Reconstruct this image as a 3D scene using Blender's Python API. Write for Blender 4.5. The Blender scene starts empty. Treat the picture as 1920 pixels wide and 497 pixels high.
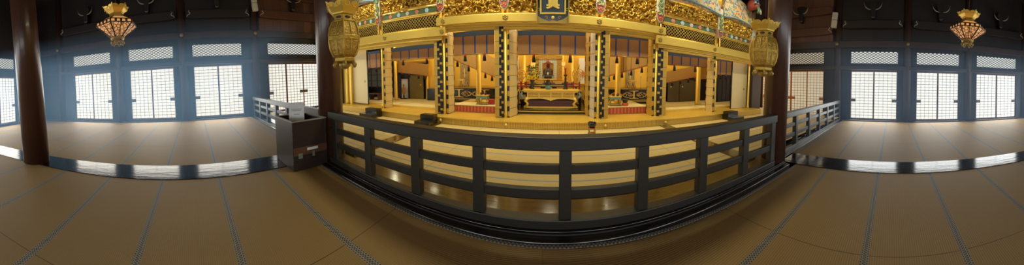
import bpy, bmesh, math, random
from mathutils import Matrix, Vector, noise
random.seed(7)
PI = math.pi
sc = bpy.context.scene
COL = sc.collection

# ------------------------------------------------------------------ camera and frames
S, U0, V0, PITCH, ROLL, H = 416.5371, 1038.3019, 160.3294, 0.0527, 0.008, 1.6058
RQ = Matrix.Rotation(PITCH, 3, 'X') @ Matrix(((math.cos(ROLL), 0, math.sin(ROLL)), (0, 1, 0), (-math.sin(ROLL), 0, math.cos(ROLL))))
EYE = Vector((0, 0, H))
FC = Matrix.Identity(4)
FL = Matrix.Rotation(0.0472, 4, 'Z')                       # the left hall stands a little askew to the altar front
FR = Matrix.Rotation(0.0472, 4, 'Z') @ Matrix.Rotation(-0.035, 4, 'X')
T = Matrix.Translation
def Rz(a): return Matrix.Rotation(a, 4, 'Z')
def ray(u, v):
    th = (u - U0) / S
    return RQ.transposed() @ Vector((math.sin(th), math.cos(th), (V0 - v) / S))
def at(u, v, Y):
    r = ray(u, v); return EYE + r * (Y / r.y)
def X(u, Y, v=130): return at(u, v, Y).x
def Z(u, v, Y): return at(u, v, Y).z

cam = bpy.data.cameras.new('camera'); co = bpy.data.objects.new('camera', cam); COL.objects.link(co)
cam.type = 'PANO'; cam.panorama_type = 'CENTRAL_CYLINDRICAL'
cam.central_cylindrical_range_u_min = (0 - U0) / S; cam.central_cylindrical_range_u_max = (1920 - U0) / S
cam.central_cylindrical_range_v_min = (V0 - 497) / S; cam.central_cylindrical_range_v_max = V0 / S
cam.central_cylindrical_radius = 1.0
cam.clip_start = 0.05
rt, fw, up = (RQ.transposed() @ Vector(a) for a in ((1, 0, 0), (0, 1, 0), (0, 0, 1)))
M = Matrix((rt, up, -fw)).transposed().to_4x4(); M.translation = EYE
co.matrix_world = M
sc.camera = co

# ------------------------------------------------------------------ materials
MATS = {}
def lin(c):
    return tuple(((x / 255) / 12.92 if x / 255 <= .04045 else ((x / 255 + .055) / 1.055) ** 2.4) for x in c) + (1,)
class NT:
    def __init__(s, name):
        s.m = bpy.data.materials.new(name); s.m.use_nodes = True
        s.t = s.m.node_tree; s.n = s.t.nodes; s.b = s.n['Principled BSDF']; MATS[name] = s.m
    def add(s, typ, **kw):
        n = s.n.new(typ)
        for k, v in kw.items():
            if k in n.inputs.keys() if hasattr(n.inputs, 'keys') else False: n.inputs[k].default_value = v
            else: setattr(n, k, v)
        return n
    def link(s, a, b): s.t.links.new(a, b)
    def math(s, op, a, b=None, c=None):
        n = s.n.new('ShaderNodeMath'); n.operation = op
        for i, x in enumerate((a, b, c)):
            if x is None: continue
            if isinstance(x, (int, float)): n.inputs[i].default_value = x
            else: s.link(x, n.inputs[i])
        return n.outputs[0]
    def mix(s, f, a, b):
        n = s.n.new('ShaderNodeMix'); n.data_type = 'RGBA'
        for i, x in ((0, f), (6, a), (7, b)):
            if isinstance(x, (int, float)): n.inputs[i].default_value = x
            elif isinstance(x, tuple): n.inputs[i].default_value = x
            else: s.link(x, n.inputs[i])
        return n.outputs[2]
    def coords(s, uv=False):
        c = s.n.new('ShaderNodeTexCoord'); o = c.outputs['UV' if uv else 'Object']
        x = s.n.new('ShaderNodeSeparateXYZ'); s.link(o, x.inputs[0]); return o, x.outputs
    def noise(s, vec, scale, detail=4, stretch=None):
        if stretch:
            m = s.n.new('ShaderNodeMapping'); m.inputs['Scale'].default_value = stretch; s.link(vec, m.inputs[0]); vec = m.outputs[0]
        n = s.n.new('ShaderNodeTexNoise'); n.inputs['Scale'].default_value = scale; n.inputs['Detail'].default_value = detail
        s.link(vec, n.inputs['Vector']); return n.outputs['Fac']
    def bump(s, h, strength=.3, dist=.01):
        n = s.n.new('ShaderNodeBump'); n.inputs['Strength'].default_value = strength; n.inputs['Distance'].default_value = dist
        s.link(h, n.inputs['Height']); s.link(n.outputs[0], s.b.inputs['Normal'])
    def setp(s, rough=.5, metal=0., spec=.5, coat=0.):
        s.b.inputs['Roughness'].default_value = rough; s.b.inputs['Metallic'].default_value = metal
        s.b.inputs['Specular IOR Level'].default_value = spec; s.b.inputs['Coat Weight'].default_value = coat
        s.b.inputs['Coat Roughness'].default_value = .1
    def color(s, c):
        if isinstance(c, tuple): s.b.inputs['Base Color'].default_value = c
        else: s.link(c, s.b.inputs['Base Color'])
    def emit(s, c, st):
        if isinstance(c, tuple): s.b.inputs['Emission Color'].default_value = c
        else: s.link(c, s.b.inputs['Emission Color'])
        s.b.inputs['Emission Strength'].default_value = st
def plain(name, rgb, rough=.5, metal=0., var=.15, scale=6, stretch=None, bump=0, coat=0., spec=.5):
    m = NT(name); m.setp(rough, metal, spec, coat)
    o, _ = m.coords(); f = m.noise(o, scale, 4, stretch); c = lin(rgb)
    a = tuple(x * (1 - var) for x in c[:3]) + (1,); b = tuple(min(1, x * (1 + var)) for x in c[:3]) + (1,)
    m.color(m.mix(f, a, b))
    if bump: m.bump(f, bump, .01)
    return m.m
GOLD = plain('gold_leaf', (222, 184, 78), .42, .5, .12, 3, bump=.04)
GOLDP = plain('polished_gold', (226, 190, 88), .43, .55, .08, 4)
GOLDD = plain('old_gold', (166, 136, 62), .45, .5, .25, 14, bump=.1)
GOLDW = plain('gold_wall', (236, 190, 66), .5, .25, .1, 2)
BLACKL = plain('black_lacquer', (24, 20, 16), .22, 0, .2, 3, coat=.3)
RAILB = plain('rail_black', (42, 38, 31), .42, 0, .2, 8, (1, 8, 8))
SILLB = None
WOOD = plain('dark_wood', (60, 40, 30), .5, 0, .35, 4, (6, 6, .7), .08)
WOODR = plain('brown_wood', (92, 58, 40), .5, 0, .3, 4, (6, 6, .7), .08)
WOODK = plain('blackened_wood', (36, 27, 24), .55, 0, .3, 4, (1, .6, 6))
PILLAR = plain('pillar_wood', (74, 46, 34), .32, 0, .3, 5, (7, 7, .5), .06, coat=.25)
BLUE = plain('blue_cloth', (70, 90, 116), .85, 0, .1, 20)
BLUEB = plain('blue_band', (50, 70, 130), .85, 0, .15, 30)
BLACKT = plain('black_thread', (22, 20, 22), .8, 0, .3, 60)
RED = plain('red_lacquer', (176, 44, 28), .4, 0, .15, 8)
REDT = plain('red_thread', (160, 44, 40), .8, 0, .2, 40)
WHITE = plain('white_paint', (222, 220, 210), .6, 0, .05, 10)
PAPERC = plain('notice_paper', (222, 224, 224), .8, 0, .03, 10)
INK = plain('grey_ink', (120, 124, 126), .8)
GREEN = plain('green_paint', (74, 92, 52), .6, 0, .2, 8)
TEAL = plain('teal_bronze', (110, 160, 140), .5, .2, .2, 20)
BRONZE = plain('dark_bronze', (74, 62, 52), .4, .6, .25, 14, bump=.1)
STATUE = plain('statue_wood', (70, 58, 46), .45, 0, .25, 10)
LEAFM = plain('leaf_green', (60, 104, 40), .6, 0, .3, 12)
YELLOW = plain('yellow_petals', (246, 224, 60), .7, 0, .15, 12)
PINK = plain('pink_petals', (214, 150, 190), .7, 0, .15, 12)
CREAM = plain('cream_panel', (222, 200, 146), .55, .05, .06, 3)
ROSER = plain('rosette_red', (206, 118, 100), .6, 0, .15, 40)
ROSEB = plain('rosette_blue', (160, 186, 200), .6, 0, .15, 40)
ROSEW = plain('rosette_pink', (206, 180, 170), .6, 0, .15, 40)
PAINTR = plain('painted_red', (156, 66, 48), .55, 0, .2, 20)
PAINTG = plain('painted_green', (92, 116, 82), .55, 0, .25, 20)
PAINTB = plain('painted_blue', (116, 138, 152), .55, 0, .2, 20)
PAINTW = plain('painted_cream', (188, 178, 154), .55, 0, .12, 20)
METALG = plain('green_metal', (128, 138, 112), .5, .4, .2, 20)
OLIVE = plain('olive_panel', (120, 106, 36), .5, 0, .12, 3)
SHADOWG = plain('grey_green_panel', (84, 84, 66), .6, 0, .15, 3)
PLASTER = plain('white_plaster', (226, 226, 220), .8, 0, .04, 4)
CLAMP = plain('white_fitting', (214, 206, 186), .6, 0, .05, 6)

def m_sill():
    m = NT('polished_black_sill'); m.setp(.13, 0, .5, 0)
    o, _ = m.coords(); f = m.noise(o, 5, 3, (2, .5, 1)); m.color(m.mix(f, lin((16, 12, 9)), lin((38, 28, 20)))); m.bump(f, .12, .02)
    return m.m
SILLB = m_sill()
def m_board():
    m = NT('waxed_board'); m.setp(.16, 0, .6, .4)
    o, _ = m.coords(); f = m.noise(o, 4, 4, (.6, 8, 1)); m.color(m.mix(f, lin((66, 50, 24)), lin((104, 80, 36)))); m.bump(f, .06, .01)
    return m.m
BOARD = m_board()
def m_tatami(name, base, dark, heri_a, heri_b, hw=.039, jx=None, rib=.016, rc=.4):
    """UV in metres: u across the hall, v along; a cloth border straddles every mat joint at v = k * .955"""
    m = NT(name); m.setp(.62, 0, .35)
    o, x = m.coords(uv=True); u, v = x[0], x[1]
    k = m.math('DIVIDE', v, .955); fr = m.math('SUBTRACT', k, m.math('ROUND', k)); d = m.math('MULTIPLY', m.math('ABSOLUTE', fr), .955)
    isb = m.math('LESS_THAN', d, hw)
    # checker dots of the border cloth
    s = .0195
    du = m.math('SUBTRACT', m.math('MODULO', m.math('ADD', m.math('DIVIDE', u, s * 1.5), 500), 1.0), .5)
    row = m.math('FLOOR', m.math('DIVIDE', m.math('MULTIPLY', fr, .955), s))
    off = m.math('MULTIPLY', m.math('MODULO', m.math('ADD', row, 100), 2.0), .5)
    du = m.math('SUBTRACT', m.math('MODULO', m.math('ADD', m.math('ADD', m.math('DIVIDE', u, s * 1.5), 500), off), 1.0), .5)
    dv = m.math('SUBTRACT', m.math('MODULO', m.math('ADD', m.math('DIVIDE', m.math('MULTIPLY', fr, .955), s), 100), 1.0), .5)
    rr = m.math('ADD', m.math('MULTIPLY', du, du), m.math('MULTIPLY', dv, dv))
    dot = m.math('LESS_THAN', rr, .1)
    line = m.math('LESS_THAN', m.math('ABSOLUTE', d), .0018)
    heri = m.mix(dot, heri_a, heri_b); heri = m.mix(line, heri, lin((60, 52, 44)))
    big = m.noise(o, .9, 3); fine = m.noise(o, 60, 2, (.15, 1.5, 1))
    ribs = m.math('SINE', m.math('MULTIPLY', v, 2 * PI / rib))
    c = m.mix(m.math('MULTIPLY', big, .7), base, dark)
    ribm = m.math('MULTIPLY', m.math('ADD', m.math('MULTIPLY', ribs, .5), .5), rc)
    c = m.mix(ribm, c, tuple(q * .8 for q in dark[:3]) + (1,))
    c = m.mix(m.math('MULTIPLY', fine, .25), c, tuple(q * .8 for q in dark[:3]) + (1,))
    if jx is not None:
        kk = m.math('DIVIDE', m.math('SUBTRACT', u, jx), 2.1); jf = m.math('MULTIPLY', m.math('ABSOLUTE', m.math('SUBTRACT', kk, m.math('ROUND', kk))), 2.1)
        c = m.mix(m.math('LESS_THAN', jf, .004), c, tuple(q * .35 for q in dark[:3]) + (1,))
    m.color(m.mix(isb, c, heri))
    hh = m.math('ADD', m.math('MULTIPLY', ribs, .5), m.math('MULTIPLY', isb, 2)); m.bump(hh, .25, .003)
    return m.m
TAT = m_tatami('tatami', lin((178, 146, 92)), lin((152, 118, 68)), lin((160, 152, 138)), lin((66, 58, 50)), jx=-1.65, rib=.02)  # border cloth lighter than in the right hall: window glare put into its colour
TATR = m_tatami('tatami_east', lin((178, 146, 92)), lin((152, 118, 68)), lin((150, 141, 126)), lin((60, 53, 46)), jx=2.1, rib=.023, rc=.75)
TATI = m_tatami('tatami_inner', lin((226, 198, 132)), lin((206, 172, 104)), lin((178, 182, 172)), lin((130, 130, 122)), hw=.02, jx=.15, rib=.011)
TATA = m_tatami('altar_tatami', lin((224, 212, 160)), lin((208, 192, 136)), lin((150, 140, 96)), lin((150, 140, 96)), hw=.014, jx=.3, rib=.011)
def m_heri():
    m = NT('border_cloth'); m.setp(.7)
    o, x = m.coords(uv=True)
    ch = m.n.new('ShaderNodeTexChecker'); ch.inputs['Scale'].default_value = 1
    mp = m.n.new('ShaderNodeMapping'); mp.inputs['Scale'].default_value = (52, 52, 1); m.link(o, mp.inputs[0]); m.link(mp.outputs[0], ch.inputs[0])
    ch.inputs[1].default_value = lin((160, 156, 146)); ch.inputs[2].default_value = lin((84, 78, 72)); m.color(ch.outputs[0]); return m.m
HERI = m_heri()
def m_planks(name, a, b, axis=1, w=.42):
    m = NT(name); m.setp(.55)
    o, x = m.coords(); k = m.math('DIVIDE', x[axis], w); fl = m.math('FLOOR', k)
    wn = m.n.new('ShaderNodeTexWhiteNoise'); wn.noise_dimensions = '1D'; m.link(fl, wn.inputs['W'])
    g = m.noise(o, 3, 5, (8, 8, .5) )
    c = m.mix(wn.outputs[0], a, b); c = m.mix(m.math('MULTIPLY', g, .5), c, tuple(q * .5 for q in a[:3]) + (1,))
    edge = m.math('LESS_THAN', m.math('ABSOLUTE', m.math('SUBTRACT', m.math('SUBTRACT', k, fl), .5)), .485)
    m.color(m.mix(edge, tuple(q * .3 for q in a[:3]) + (1,), c)); return m.m
WALLW = m_planks('hall_wall_boards', lin((34, 26, 23)), lin((42, 32, 28)))
PLANKB = m_planks('upper_wall_boards', lin((84, 54, 40)), lin((126, 84, 60)))
CEILW = m_planks('ceiling_boards', lin((46, 34, 30)), lin((56, 42, 36)), 0)
def m_paper(name, c, st):
    m = NT(name); m.setp(.9); o, _ = m.coords(); f = m.noise(o, 2.2, 3)
    cc = m.mix(f, tuple(q * .94 for q in c[:3]) + (1,), c); m.color(cc); m.emit(cc, st); return m.m
PAPER = m_paper('shoji_paper', lin((246, 251, 248)), .78)
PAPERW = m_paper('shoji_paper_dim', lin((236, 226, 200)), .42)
FRAMEW = plain('shoji_frame_wood', (128, 84, 66), .5, 0, .2, 5, (6, 6, .6))
FRAMEO = plain('shoji_frame_warmlit', (196, 122, 58), .5, 0, .2, 5, (6, 6, .6))  # frame wood with the warm indoor light put into its colour
LATW = plain('lattice_wood', (112, 96, 90), .6)
LATO = plain('lattice_warmlit', (178, 120, 66), .6)
RANMA = plain('ranma_wood', (34, 28, 28), .6)
def m_hex():
    m = NT('hexagon_gold'); m.setp(.4, .6)
    o, x = m.coords()
    v = m.n.new('ShaderNodeTexVoronoi'); v.feature = 'DISTANCE_TO_EDGE'; v.inputs['Scale'].default_value = 1; v.inputs['Randomness'].default_value = .12
    mp = m.n.new('ShaderNodeMapping'); mp.inputs['Scale'].default_value = (22, 1, 30); m.link(o, mp.inputs[0]); m.link(mp.outputs[0], v.inputs['Vector'])
    e = m.math('MINIMUM', m.math('MULTIPLY', v.outputs['Distance'], 4), 1)
    m.color(m.mix(e, lin((166, 126, 44)), lin((226, 192, 98)))); m.bump(e, .5, .01); return m.m
HEXG = m_hex()
def m_blind(name, a, b):
    m = NT(name); m.setp(.75)
    o, x = m.coords(); w = m.math('SINE', m.math('MULTIPLY', x[2], 2 * PI / .012)); g = m.noise(o, 7, 3)
    c = m.mix(m.math('ADD', m.math('MULTIPLY', w, .2), .3), a, b)
    v = m.n.new('ShaderNodeTexVoronoi'); v.inputs['Scale'].default_value = 7; m.link(o, v.inputs['Vector'])
    c = m.mix(m.math('MULTIPLY', m.math('LESS_THAN', v.outputs['Distance'], .16), .35), c, lin((206, 164, 90)))
    m.color(m.mix(m.math('MULTIPLY', g, .4), c, tuple(q * .7 for q in a[:3]) + (1,))); return m.m
BLIND = m_blind('bamboo_blind', lin((160, 112, 60)), lin((186, 134, 76)))
BLINDI = m_blind('inner_bamboo_blind', lin((196, 160, 92)), lin((216, 184, 116)))
BLINDK = m_blind('gold_brown_blind', lin((158, 116, 52)), lin((182, 140, 70)))
def m_reed(name, c):
    m = NT(name); m.setp(.55, .1)
    o, x = m.coords()
    s = m.math('SINE', m.math('MULTIPLY', m.math('ADD', x[0], x[1]), 2 * PI / .045))
    bz = m.math('MODULO', m.math('ADD', x[2], 10), .33); ln = m.math('LESS_THAN', bz, .014)
    cc = m.mix(m.math('ADD', m.math('MULTIPLY', s, .25), .3), c, tuple(q * .72 for q in c[:3]) + (1,))
    m.color(m.mix(ln, cc, lin((120, 90, 30)))); return m.m
REED = m_reed('reeded_cream', lin((204, 182, 126)))
REEDG = m_reed('reeded_grey', lin((206, 196, 176)))
REEDY = m_reed('reeded_gold', lin((186, 150, 62)))
def m_check(ph=0, fr=.15):
    m = NT('checked_edge'); m.setp(.4, .2)
    o, x = m.coords(); k = m.math('MODULO', m.math('ADD', x[2], 10 + ph), .30)
    m.color(m.mix(m.math('LESS_THAN', k, fr), lin((186, 142, 44)), lin((18, 17, 18)))); return m.m
CHECK = m_check(); CHECKA = m_check(0, .23); CHECKB = m_check(.15, .23)
def m_brocade():
    m = NT('red_brocade'); m.setp(.8)
    o, x = m.coords(); k = m.math('MODULO', m.math('ADD', x[0], 50), .12)
    s = m.math('SINE', m.math('MULTIPLY', x[0], 2 * PI / .05))
    c = m.mix(m.math('LESS_THAN', k, .05), lin((186, 70, 48)), lin((206, 120, 76)))
    m.color(m.mix(m.math('MULTIPLY', m.math('ADD', s, 1), .15), c, lin((120, 90, 60)))); return m.m
BROC = m_brocade()
def m_emboss(name, a, b, sc_=16):
    m = NT(name); m.setp(.5, .55)
    o, x = m.coords(); v = m.n.new('ShaderNodeTexVoronoi'); v.inputs['Scale'].default_value = sc_; m.link(o, v.inputs['Vector'])
    n = m.noise(o, sc_ * 1.4, 4); f = m.math('MULTIPLY', m.math('ADD', v.outputs['Distance'], n), .8)
    m.color(m.mix(f, a, b)); m.bump(f, .8, .012); return m.m
EMBOSS = m_emboss('embossed_gold', lin((84, 62, 22)), lin((196, 156, 68)), 34)
CARVE = plain('carved_gold', (186, 146, 60), .38, .85, .35, 14)
PAINT = None
def m_paint():
    m = NT('painted_scrollwork'); m.setp(.6)
    o, x = m.coords(); n = m.n.new('ShaderNodeTexNoise'); n.inputs['Scale'].default_value = 4; m.link(o, n.inputs['Vector'])
    mx = m.n.new('ShaderNodeMix'); mx.data_type = 'VECTOR'; mx.inputs[0].default_value = .25; m.link(o, mx.inputs[4]); m.link(n.outputs['Color'], mx.inputs[5])
    v = m.n.new('ShaderNodeTexVoronoi'); v.inputs['Scale'].default_value = 19; m.link(mx.outputs[1], v.inputs['Vector'])
    e = m.n.new('ShaderNodeTexVoronoi'); e.feature = 'DISTANCE_TO_EDGE'; e.inputs['Scale'].default_value = 19; m.link(mx.outputs[1], e.inputs['Vector'])
    sp = m.n.new('ShaderNodeSeparateColor'); m.link(v.outputs['Color'], sp.inputs[0])
    r = m.n.new('ShaderNodeValToRGB'); r.color_ramp.interpolation = 'CONSTANT'; q = r.color_ramp.elements
    cols = [(0, (196, 150, 64)), (.24, (88, 112, 84)), (.42, (150, 74, 56)), (.56, (196, 160, 84)), (.7, (134, 156, 164)), (.86, (78, 88, 112))]
    q[0].position = 0; q[0].color = lin(cols[0][1]); q[1].position = cols[1][0]; q[1].color = lin(cols[1][1])
    for p, c in cols[2:]:
        k = q.new(p); k.color = lin(c)
    m.link(sp.outputs[0], r.inputs[0])
    m.color(m.mix(m.math('LESS_THAN', e.outputs['Distance'], .035), r.outputs[0], lin((190, 180, 152)))); return m.m
PAINT = m_paint()
def m_lampcut(name, st):
    m = NT(name); m.setp(.7)
    o, x = m.coords(); v = m.n.new('ShaderNodeTexVoronoi'); v.feature = 'DISTANCE_TO_EDGE'; v.inputs['Scale'].default_value = 11; m.link(o, v.inputs['Vector'])
    f = m.math('LESS_THAN', v.outputs['Distance'], .1)
    c = m.mix(f, lin((236, 176, 116)), lin((120, 66, 26))); m.color(c); m.emit(c, st); return m.m
LAMPP = m_lampcut('lit_tracery_paper', .5)
LAMPB = plain('lit_band_paper', (240, 176, 104), .7); MATS['lit_band_paper'].node_tree.nodes['Principled BSDF'].inputs['Emission Color'].default_value = lin((240, 170, 96)); MATS['lit_band_paper'].node_tree.nodes['Principled BSDF'].inputs['Emission Strength'].default_value = .55
GLOW = m_paper('small_lamp_glow', lin((255, 190, 110)), .8)
SCROLL = None
def m_rays():
    m = NT('radiating_scroll'); m.setp(.7); o, x = m.coords()
    a = m.math('ARCTAN2', x[2], x[0]); s = m.math('SINE', m.math('MULTIPLY', a, 40))
    r = m.math('SQRT', m.math('ADD', m.math('MULTIPLY', x[0], x[0]), m.math('MULTIPLY', x[2], x[2])))
    f = m.math('MULTIPLY', m.math('GREATER_THAN', s, .1), m.math('GREATER_THAN', r, .09))
    m.color(m.mix(f, lin((54, 58, 66)), lin((206, 184, 120)))); return m.m
SCROLL = m_rays()
def m_silk():
    m = NT('patterned_silk'); m.setp(.7); o, x = m.coords()
    v = m.n.new('ShaderNodeTexVoronoi'); v.inputs['Scale'].default_value = 12; v.inputs['Randomness'].default_value = 0; m.link(o, v.inputs[0])
    m.color(m.mix(m.math('LESS_THAN', v.outputs['Distance'], .42), lin((150, 166, 168)), lin((206, 196, 160)))); return m.m
SILK = m_silk()

# ------------------------------------------------------------------ mesh building
class MB:
    def __init__(s): s.bm = bmesh.new(); s.uv = None
    def box(s, x0, x1, y0, y1, z0, z1, m=None):
        vs = [s.bm.verts.new(p) for p in ((x0, y0, z0), (x1, y0, z0), (x1, y1, z0), (x0, y1, z0), (x0, y0, z1), (x1, y0, z1), (x1, y1, z1), (x0, y1, z1))]
        if m is not None:
            for v in vs: v.co = m @ v.co
        for f in ((0, 3, 2, 1), (4, 5, 6, 7), (0, 1, 5, 4), (1, 2, 6, 5), (2, 3, 7, 6), (3, 0, 4, 7)): s.bm.faces.new([vs[i] for i in f])
        return s
    def prism(s, poly, y0, y1, m=None):
        """polygon of (x, z) points, extruded from y0 to y1"""
        a = [s.bm.verts.new((p[0], y0, p[1])) for p in poly]; b = [s.bm.verts.new((p[0], y1, p[1])) for p in poly]
        if m is not None:
            for v in a + b: v.co = m @ v.co
        s.bm.faces.new(a); s.bm.faces.new(b[::-1])
        n = len(poly)
        for i in range(n): s.bm.faces.new((a[i], b[i], b[(i + 1) % n], a[(i + 1) % n]))
        return s
    def lathe(s, prof, n=20, c=(0, 0, 0), sx=1, sy=1, rot=0, smooth=True, m=None):
        rings = []
        for r, z in prof:
            if r < 1e-5: ring = [s.bm.verts.new((c[0], c[1], c[2] + z))]
            else: ring = [s.bm.verts.new((c[0] + r * sx * math.cos(rot + 2 * PI * i / n), c[1] + r * sy * math.sin(rot + 2 * PI * i / n), c[2] + z)) for i in range(n)]
            if m is not None:
                for v in ring: v.co = m @ v.co
            rings.append(ring)
        for a, b in zip(rings, rings[1:]):
            for i in range(n):
                j = (i + 1) % n
                if len(a) == 1 and len(b) == 1: continue
                if len(a) == 1: f = s.bm.faces.new((a[0], b[j], b[i]))
                elif len(b) == 1: f = s.bm.faces.new((a[i], a[j], b[0]))
                else: f = s.bm.faces.new((a[i], a[j], b[j], b[i]))
                f.smooth = smooth
        for r, flip in ((rings[0], True), (rings[-1], False)):
            if len(r) > 1: s.bm.faces.new(r[::-1] if flip else r)
        return s
    def tube(s, pts, r, n=8, closed=False, m=None):
        pts = [Vector(p) for p in pts]; rs = r if isinstance(r, (list, tuple)) else [r] * len(pts)
        rings = []; prev = None
        for i, p in enumerate(pts):
            a = pts[(i - 1) % len(pts)] if closed or i else p; b = pts[(i + 1) % len(pts)] if closed or i < len(pts) - 1 else p
            t = (b - a).normalized() if (b - a).length > 1e-9 else Vector((0, 0, 1))
            ref = Vector((0, 0, 1)) if abs(t.z) < .9 else Vector((1, 0, 0))
            nrm = t.cross(ref).normalized() if prev is None else (prev - t * prev.dot(t)).normalized()
            prev = nrm; bn = t.cross(nrm)
            ring = [s.bm.verts.new(p + (nrm * math.cos(2 * PI * k / n) + bn * math.sin(2 * PI * k / n)) * max(rs[i], 1e-4)) for k in range(n)]
            if m is not None:
                for v in ring: v.co = m @ v.co
            rings.append(ring)
        for q, (a, b) in enumerate(zip(rings, rings[1:] + (rings[:1] if closed else []))):
            for i in range(n):
                f = s.bm.faces.new((a[i], a[(i + 1) % n], b[(i + 1) % n], b[i])); f.smooth = True
        if not closed: s.bm.faces.new(rings[0][::-1]); s.bm.faces.new(rings[-1])
        return s
    def ball(s, c, rx, ry=None, rz=None, n=12, k=8):
        ry = ry or rx; rz = rz or rx
        return s.lathe([(math.sin(PI * i / k), -math.cos(PI * i / k) * rz) for i in range(k + 1)], n, c, rx, ry)
    def build(s, name, mat, parent=None, mw=None, bevel=0, sub=0):
        bmesh.ops.recalc_face_normals(s.bm, faces=s.bm.faces)
        me = bpy.data.meshes.new(name); s.bm.to_mesh(me); s.bm.free()
        me.materials.append(mat)
        o = bpy.data.objects.new(name, me); COL.objects.link(o)
        if parent is not None: o.parent = parent
        elif mw is not None: o.matrix_world = mw
        if bevel:
            b = o.modifiers.new('bevel', 'BEVEL'); b.width = bevel; b.segments = 2; b.limit_method = 'ANGLE'
        if sub:
            b = o.modifiers.new('sub', 'SUBSURF'); b.levels = sub; b.render_levels = sub
        return o
def tag(o, label=None, cat=None, group=None, kind=None):
    if label: o['label'] = label
    if cat: o['category'] = cat
    if group: o['group'] = group
    if kind: o['kind'] = kind
    return o
def thing(name, label, cat, mw, group=None):
    o = bpy.data.objects.new(name, None); COL.objects.link(o); o.matrix_world = mw; o.empty_display_size = .1
    return tag(o, label, cat, group)
def struct(name, mw=FC):
    o = bpy.data.objects.new(name, None); COL.objects.link(o); o.matrix_world = mw; o['kind'] = 'structure'; return o
def st(mb, name, mat, mw=FC, bevel=0):
    o = mb.build(name, mat, None, mw, bevel); o['kind'] = 'structure'; return o
def dup(root, mw, label=None, group=None):
    r = root.copy(); COL.objects.link(r); r.matrix_world = mw
    if label: r['label'] = label
    if group: r['group'] = group
    for ch in list(root.children):
        c = ch.copy(); COL.objects.link(c); c.parent = r
        for g in list(ch.children):
            d = g.copy(); COL.objects.link(d); d.parent = c
    return r
NTRIM = [0]
def trim(mb, mat, mw=FC, bevel=0):
    NTRIM[0] += 1; return st(mb, 'trim_%d' % NTRIM[0], mat, mw, bevel)

# ------------------------------------------------------------------ floors
WLN, WLF, WRN, WRF = -3.757, -4.41, 4.12, 4.73
XL, XR, YB = -9.906, 10.177, -8.3
YL0, YR0 = 1.2935, 1.1284
def sm(x, a, b):
    t = max(0, min(1, (x - a) / (b - a))); return t * t * (3 - 2 * t)
def floor_mesh(name, mat, x0, x1, y0, yend, v0, nx, ny, wfun, z=0):
    bm = bmesh.new(); uvl = bm.loops.layers.uv.new('UVMap'); g = []; ca, sa = math.cos(.0472), math.sin(.0472)
    for i in range(nx + 1):
        x = x0 + (x1 - x0) * i / nx; ye = yend(x); row = []
        for j in range(ny + 1):
            y = y0 + (ye - y0) * j / ny; w = wfun(x)
            row.append((bm.verts.new((ca * x - sa * y, sa * x + ca * y, z - .035 * y * w)), x, y))
        g.append(row)
    for i in range(nx):
        for j in range(ny):
            q = (g[i][j], g[i + 1][j], g[i + 1][j + 1], g[i][j + 1]); f = bm.faces.new([k[0] for k in q]); f.smooth = True
            for l, k in zip(f.loops, q): l[uvl].uv = (k[1], k[2] - v0)
    me = bpy.data.meshes.new(name); bm.to_mesh(me); bm.free(); me.materials.append(mat)
    o = bpy.data.objects.new(name, me); COL.objects.link(o); o['kind'] = 'structure'; return o
ye = lambda x: (2.0 - math.sin(.0472) * x) / math.cos(.0472)
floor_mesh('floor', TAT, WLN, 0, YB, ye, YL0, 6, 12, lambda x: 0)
floor_mesh('floor', TATR, 0, WRN, YB, ye, YR0, 24, 12, lambda x: sm(x, 0, 2.2))
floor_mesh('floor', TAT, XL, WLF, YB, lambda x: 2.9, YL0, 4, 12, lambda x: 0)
floor_mesh('floor', TATR, WRF, XR, YB, lambda x: 2.9, YR0, 4, 12, lambda x: 1)
trim(MB().box(WLF, WLN, YB, 2.25, -.15, .008), SILLB, FL, .004)
trim(MB().box(WRN, WRF, YB, 2.15, -.15, .008), SILLB, FR, .004)
def uvstrip(p0, p1, w, z, name, mat):
    bm = bmesh.new(); uvl = bm.loops.layers.uv.new('UVMap'); p0, p1 = Vector(p0), Vector(p1); d = (p1 - p0); L = d.length; n = Vector((-d.y, d.x, 0)).normalized()
    vs = [bm.verts.new(p) for p in (p0, p1, p1 + n * w, p0 + n * w)]; top = bm.faces.new(vs)
    for l, uv in zip(top.loops, ((0, 0), (L, 0), (L, w), (0, w))): l[uvl].uv = uv
    r = bmesh.ops.extrude_face_region(bm, geom=[top])
    for v in [g for g in r['geom'] if isinstance(g, bmesh.types.BMVert)]: v.co.z += .004
    me = bpy.data.meshes.new(name); bm.to_mesh(me); bm.free(); me.materials.append(mat)
    o = bpy.data.objects.new(name, me); COL.objects.link(o); o['kind'] = 'structure'; return o
NTRIM[0] += 1; uvstrip((-3.65, 1.958, .001), (.3, 1.958, .001), .04, 0, 'trim_%d' % NTRIM[0], HERI)
NTRIM[0] += 1; uvstrip((.3, 1.958, .002), (2.3, 1.958, -.064), .04, 0, 'trim_%d' % NTRIM[0], HERI)
NTRIM[0] += 1; uvstrip((2.3, 1.958, -.064), (3.9, 1.958, -.064), .04, 0, 'trim_%d' % NTRIM[0], HERI)
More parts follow.
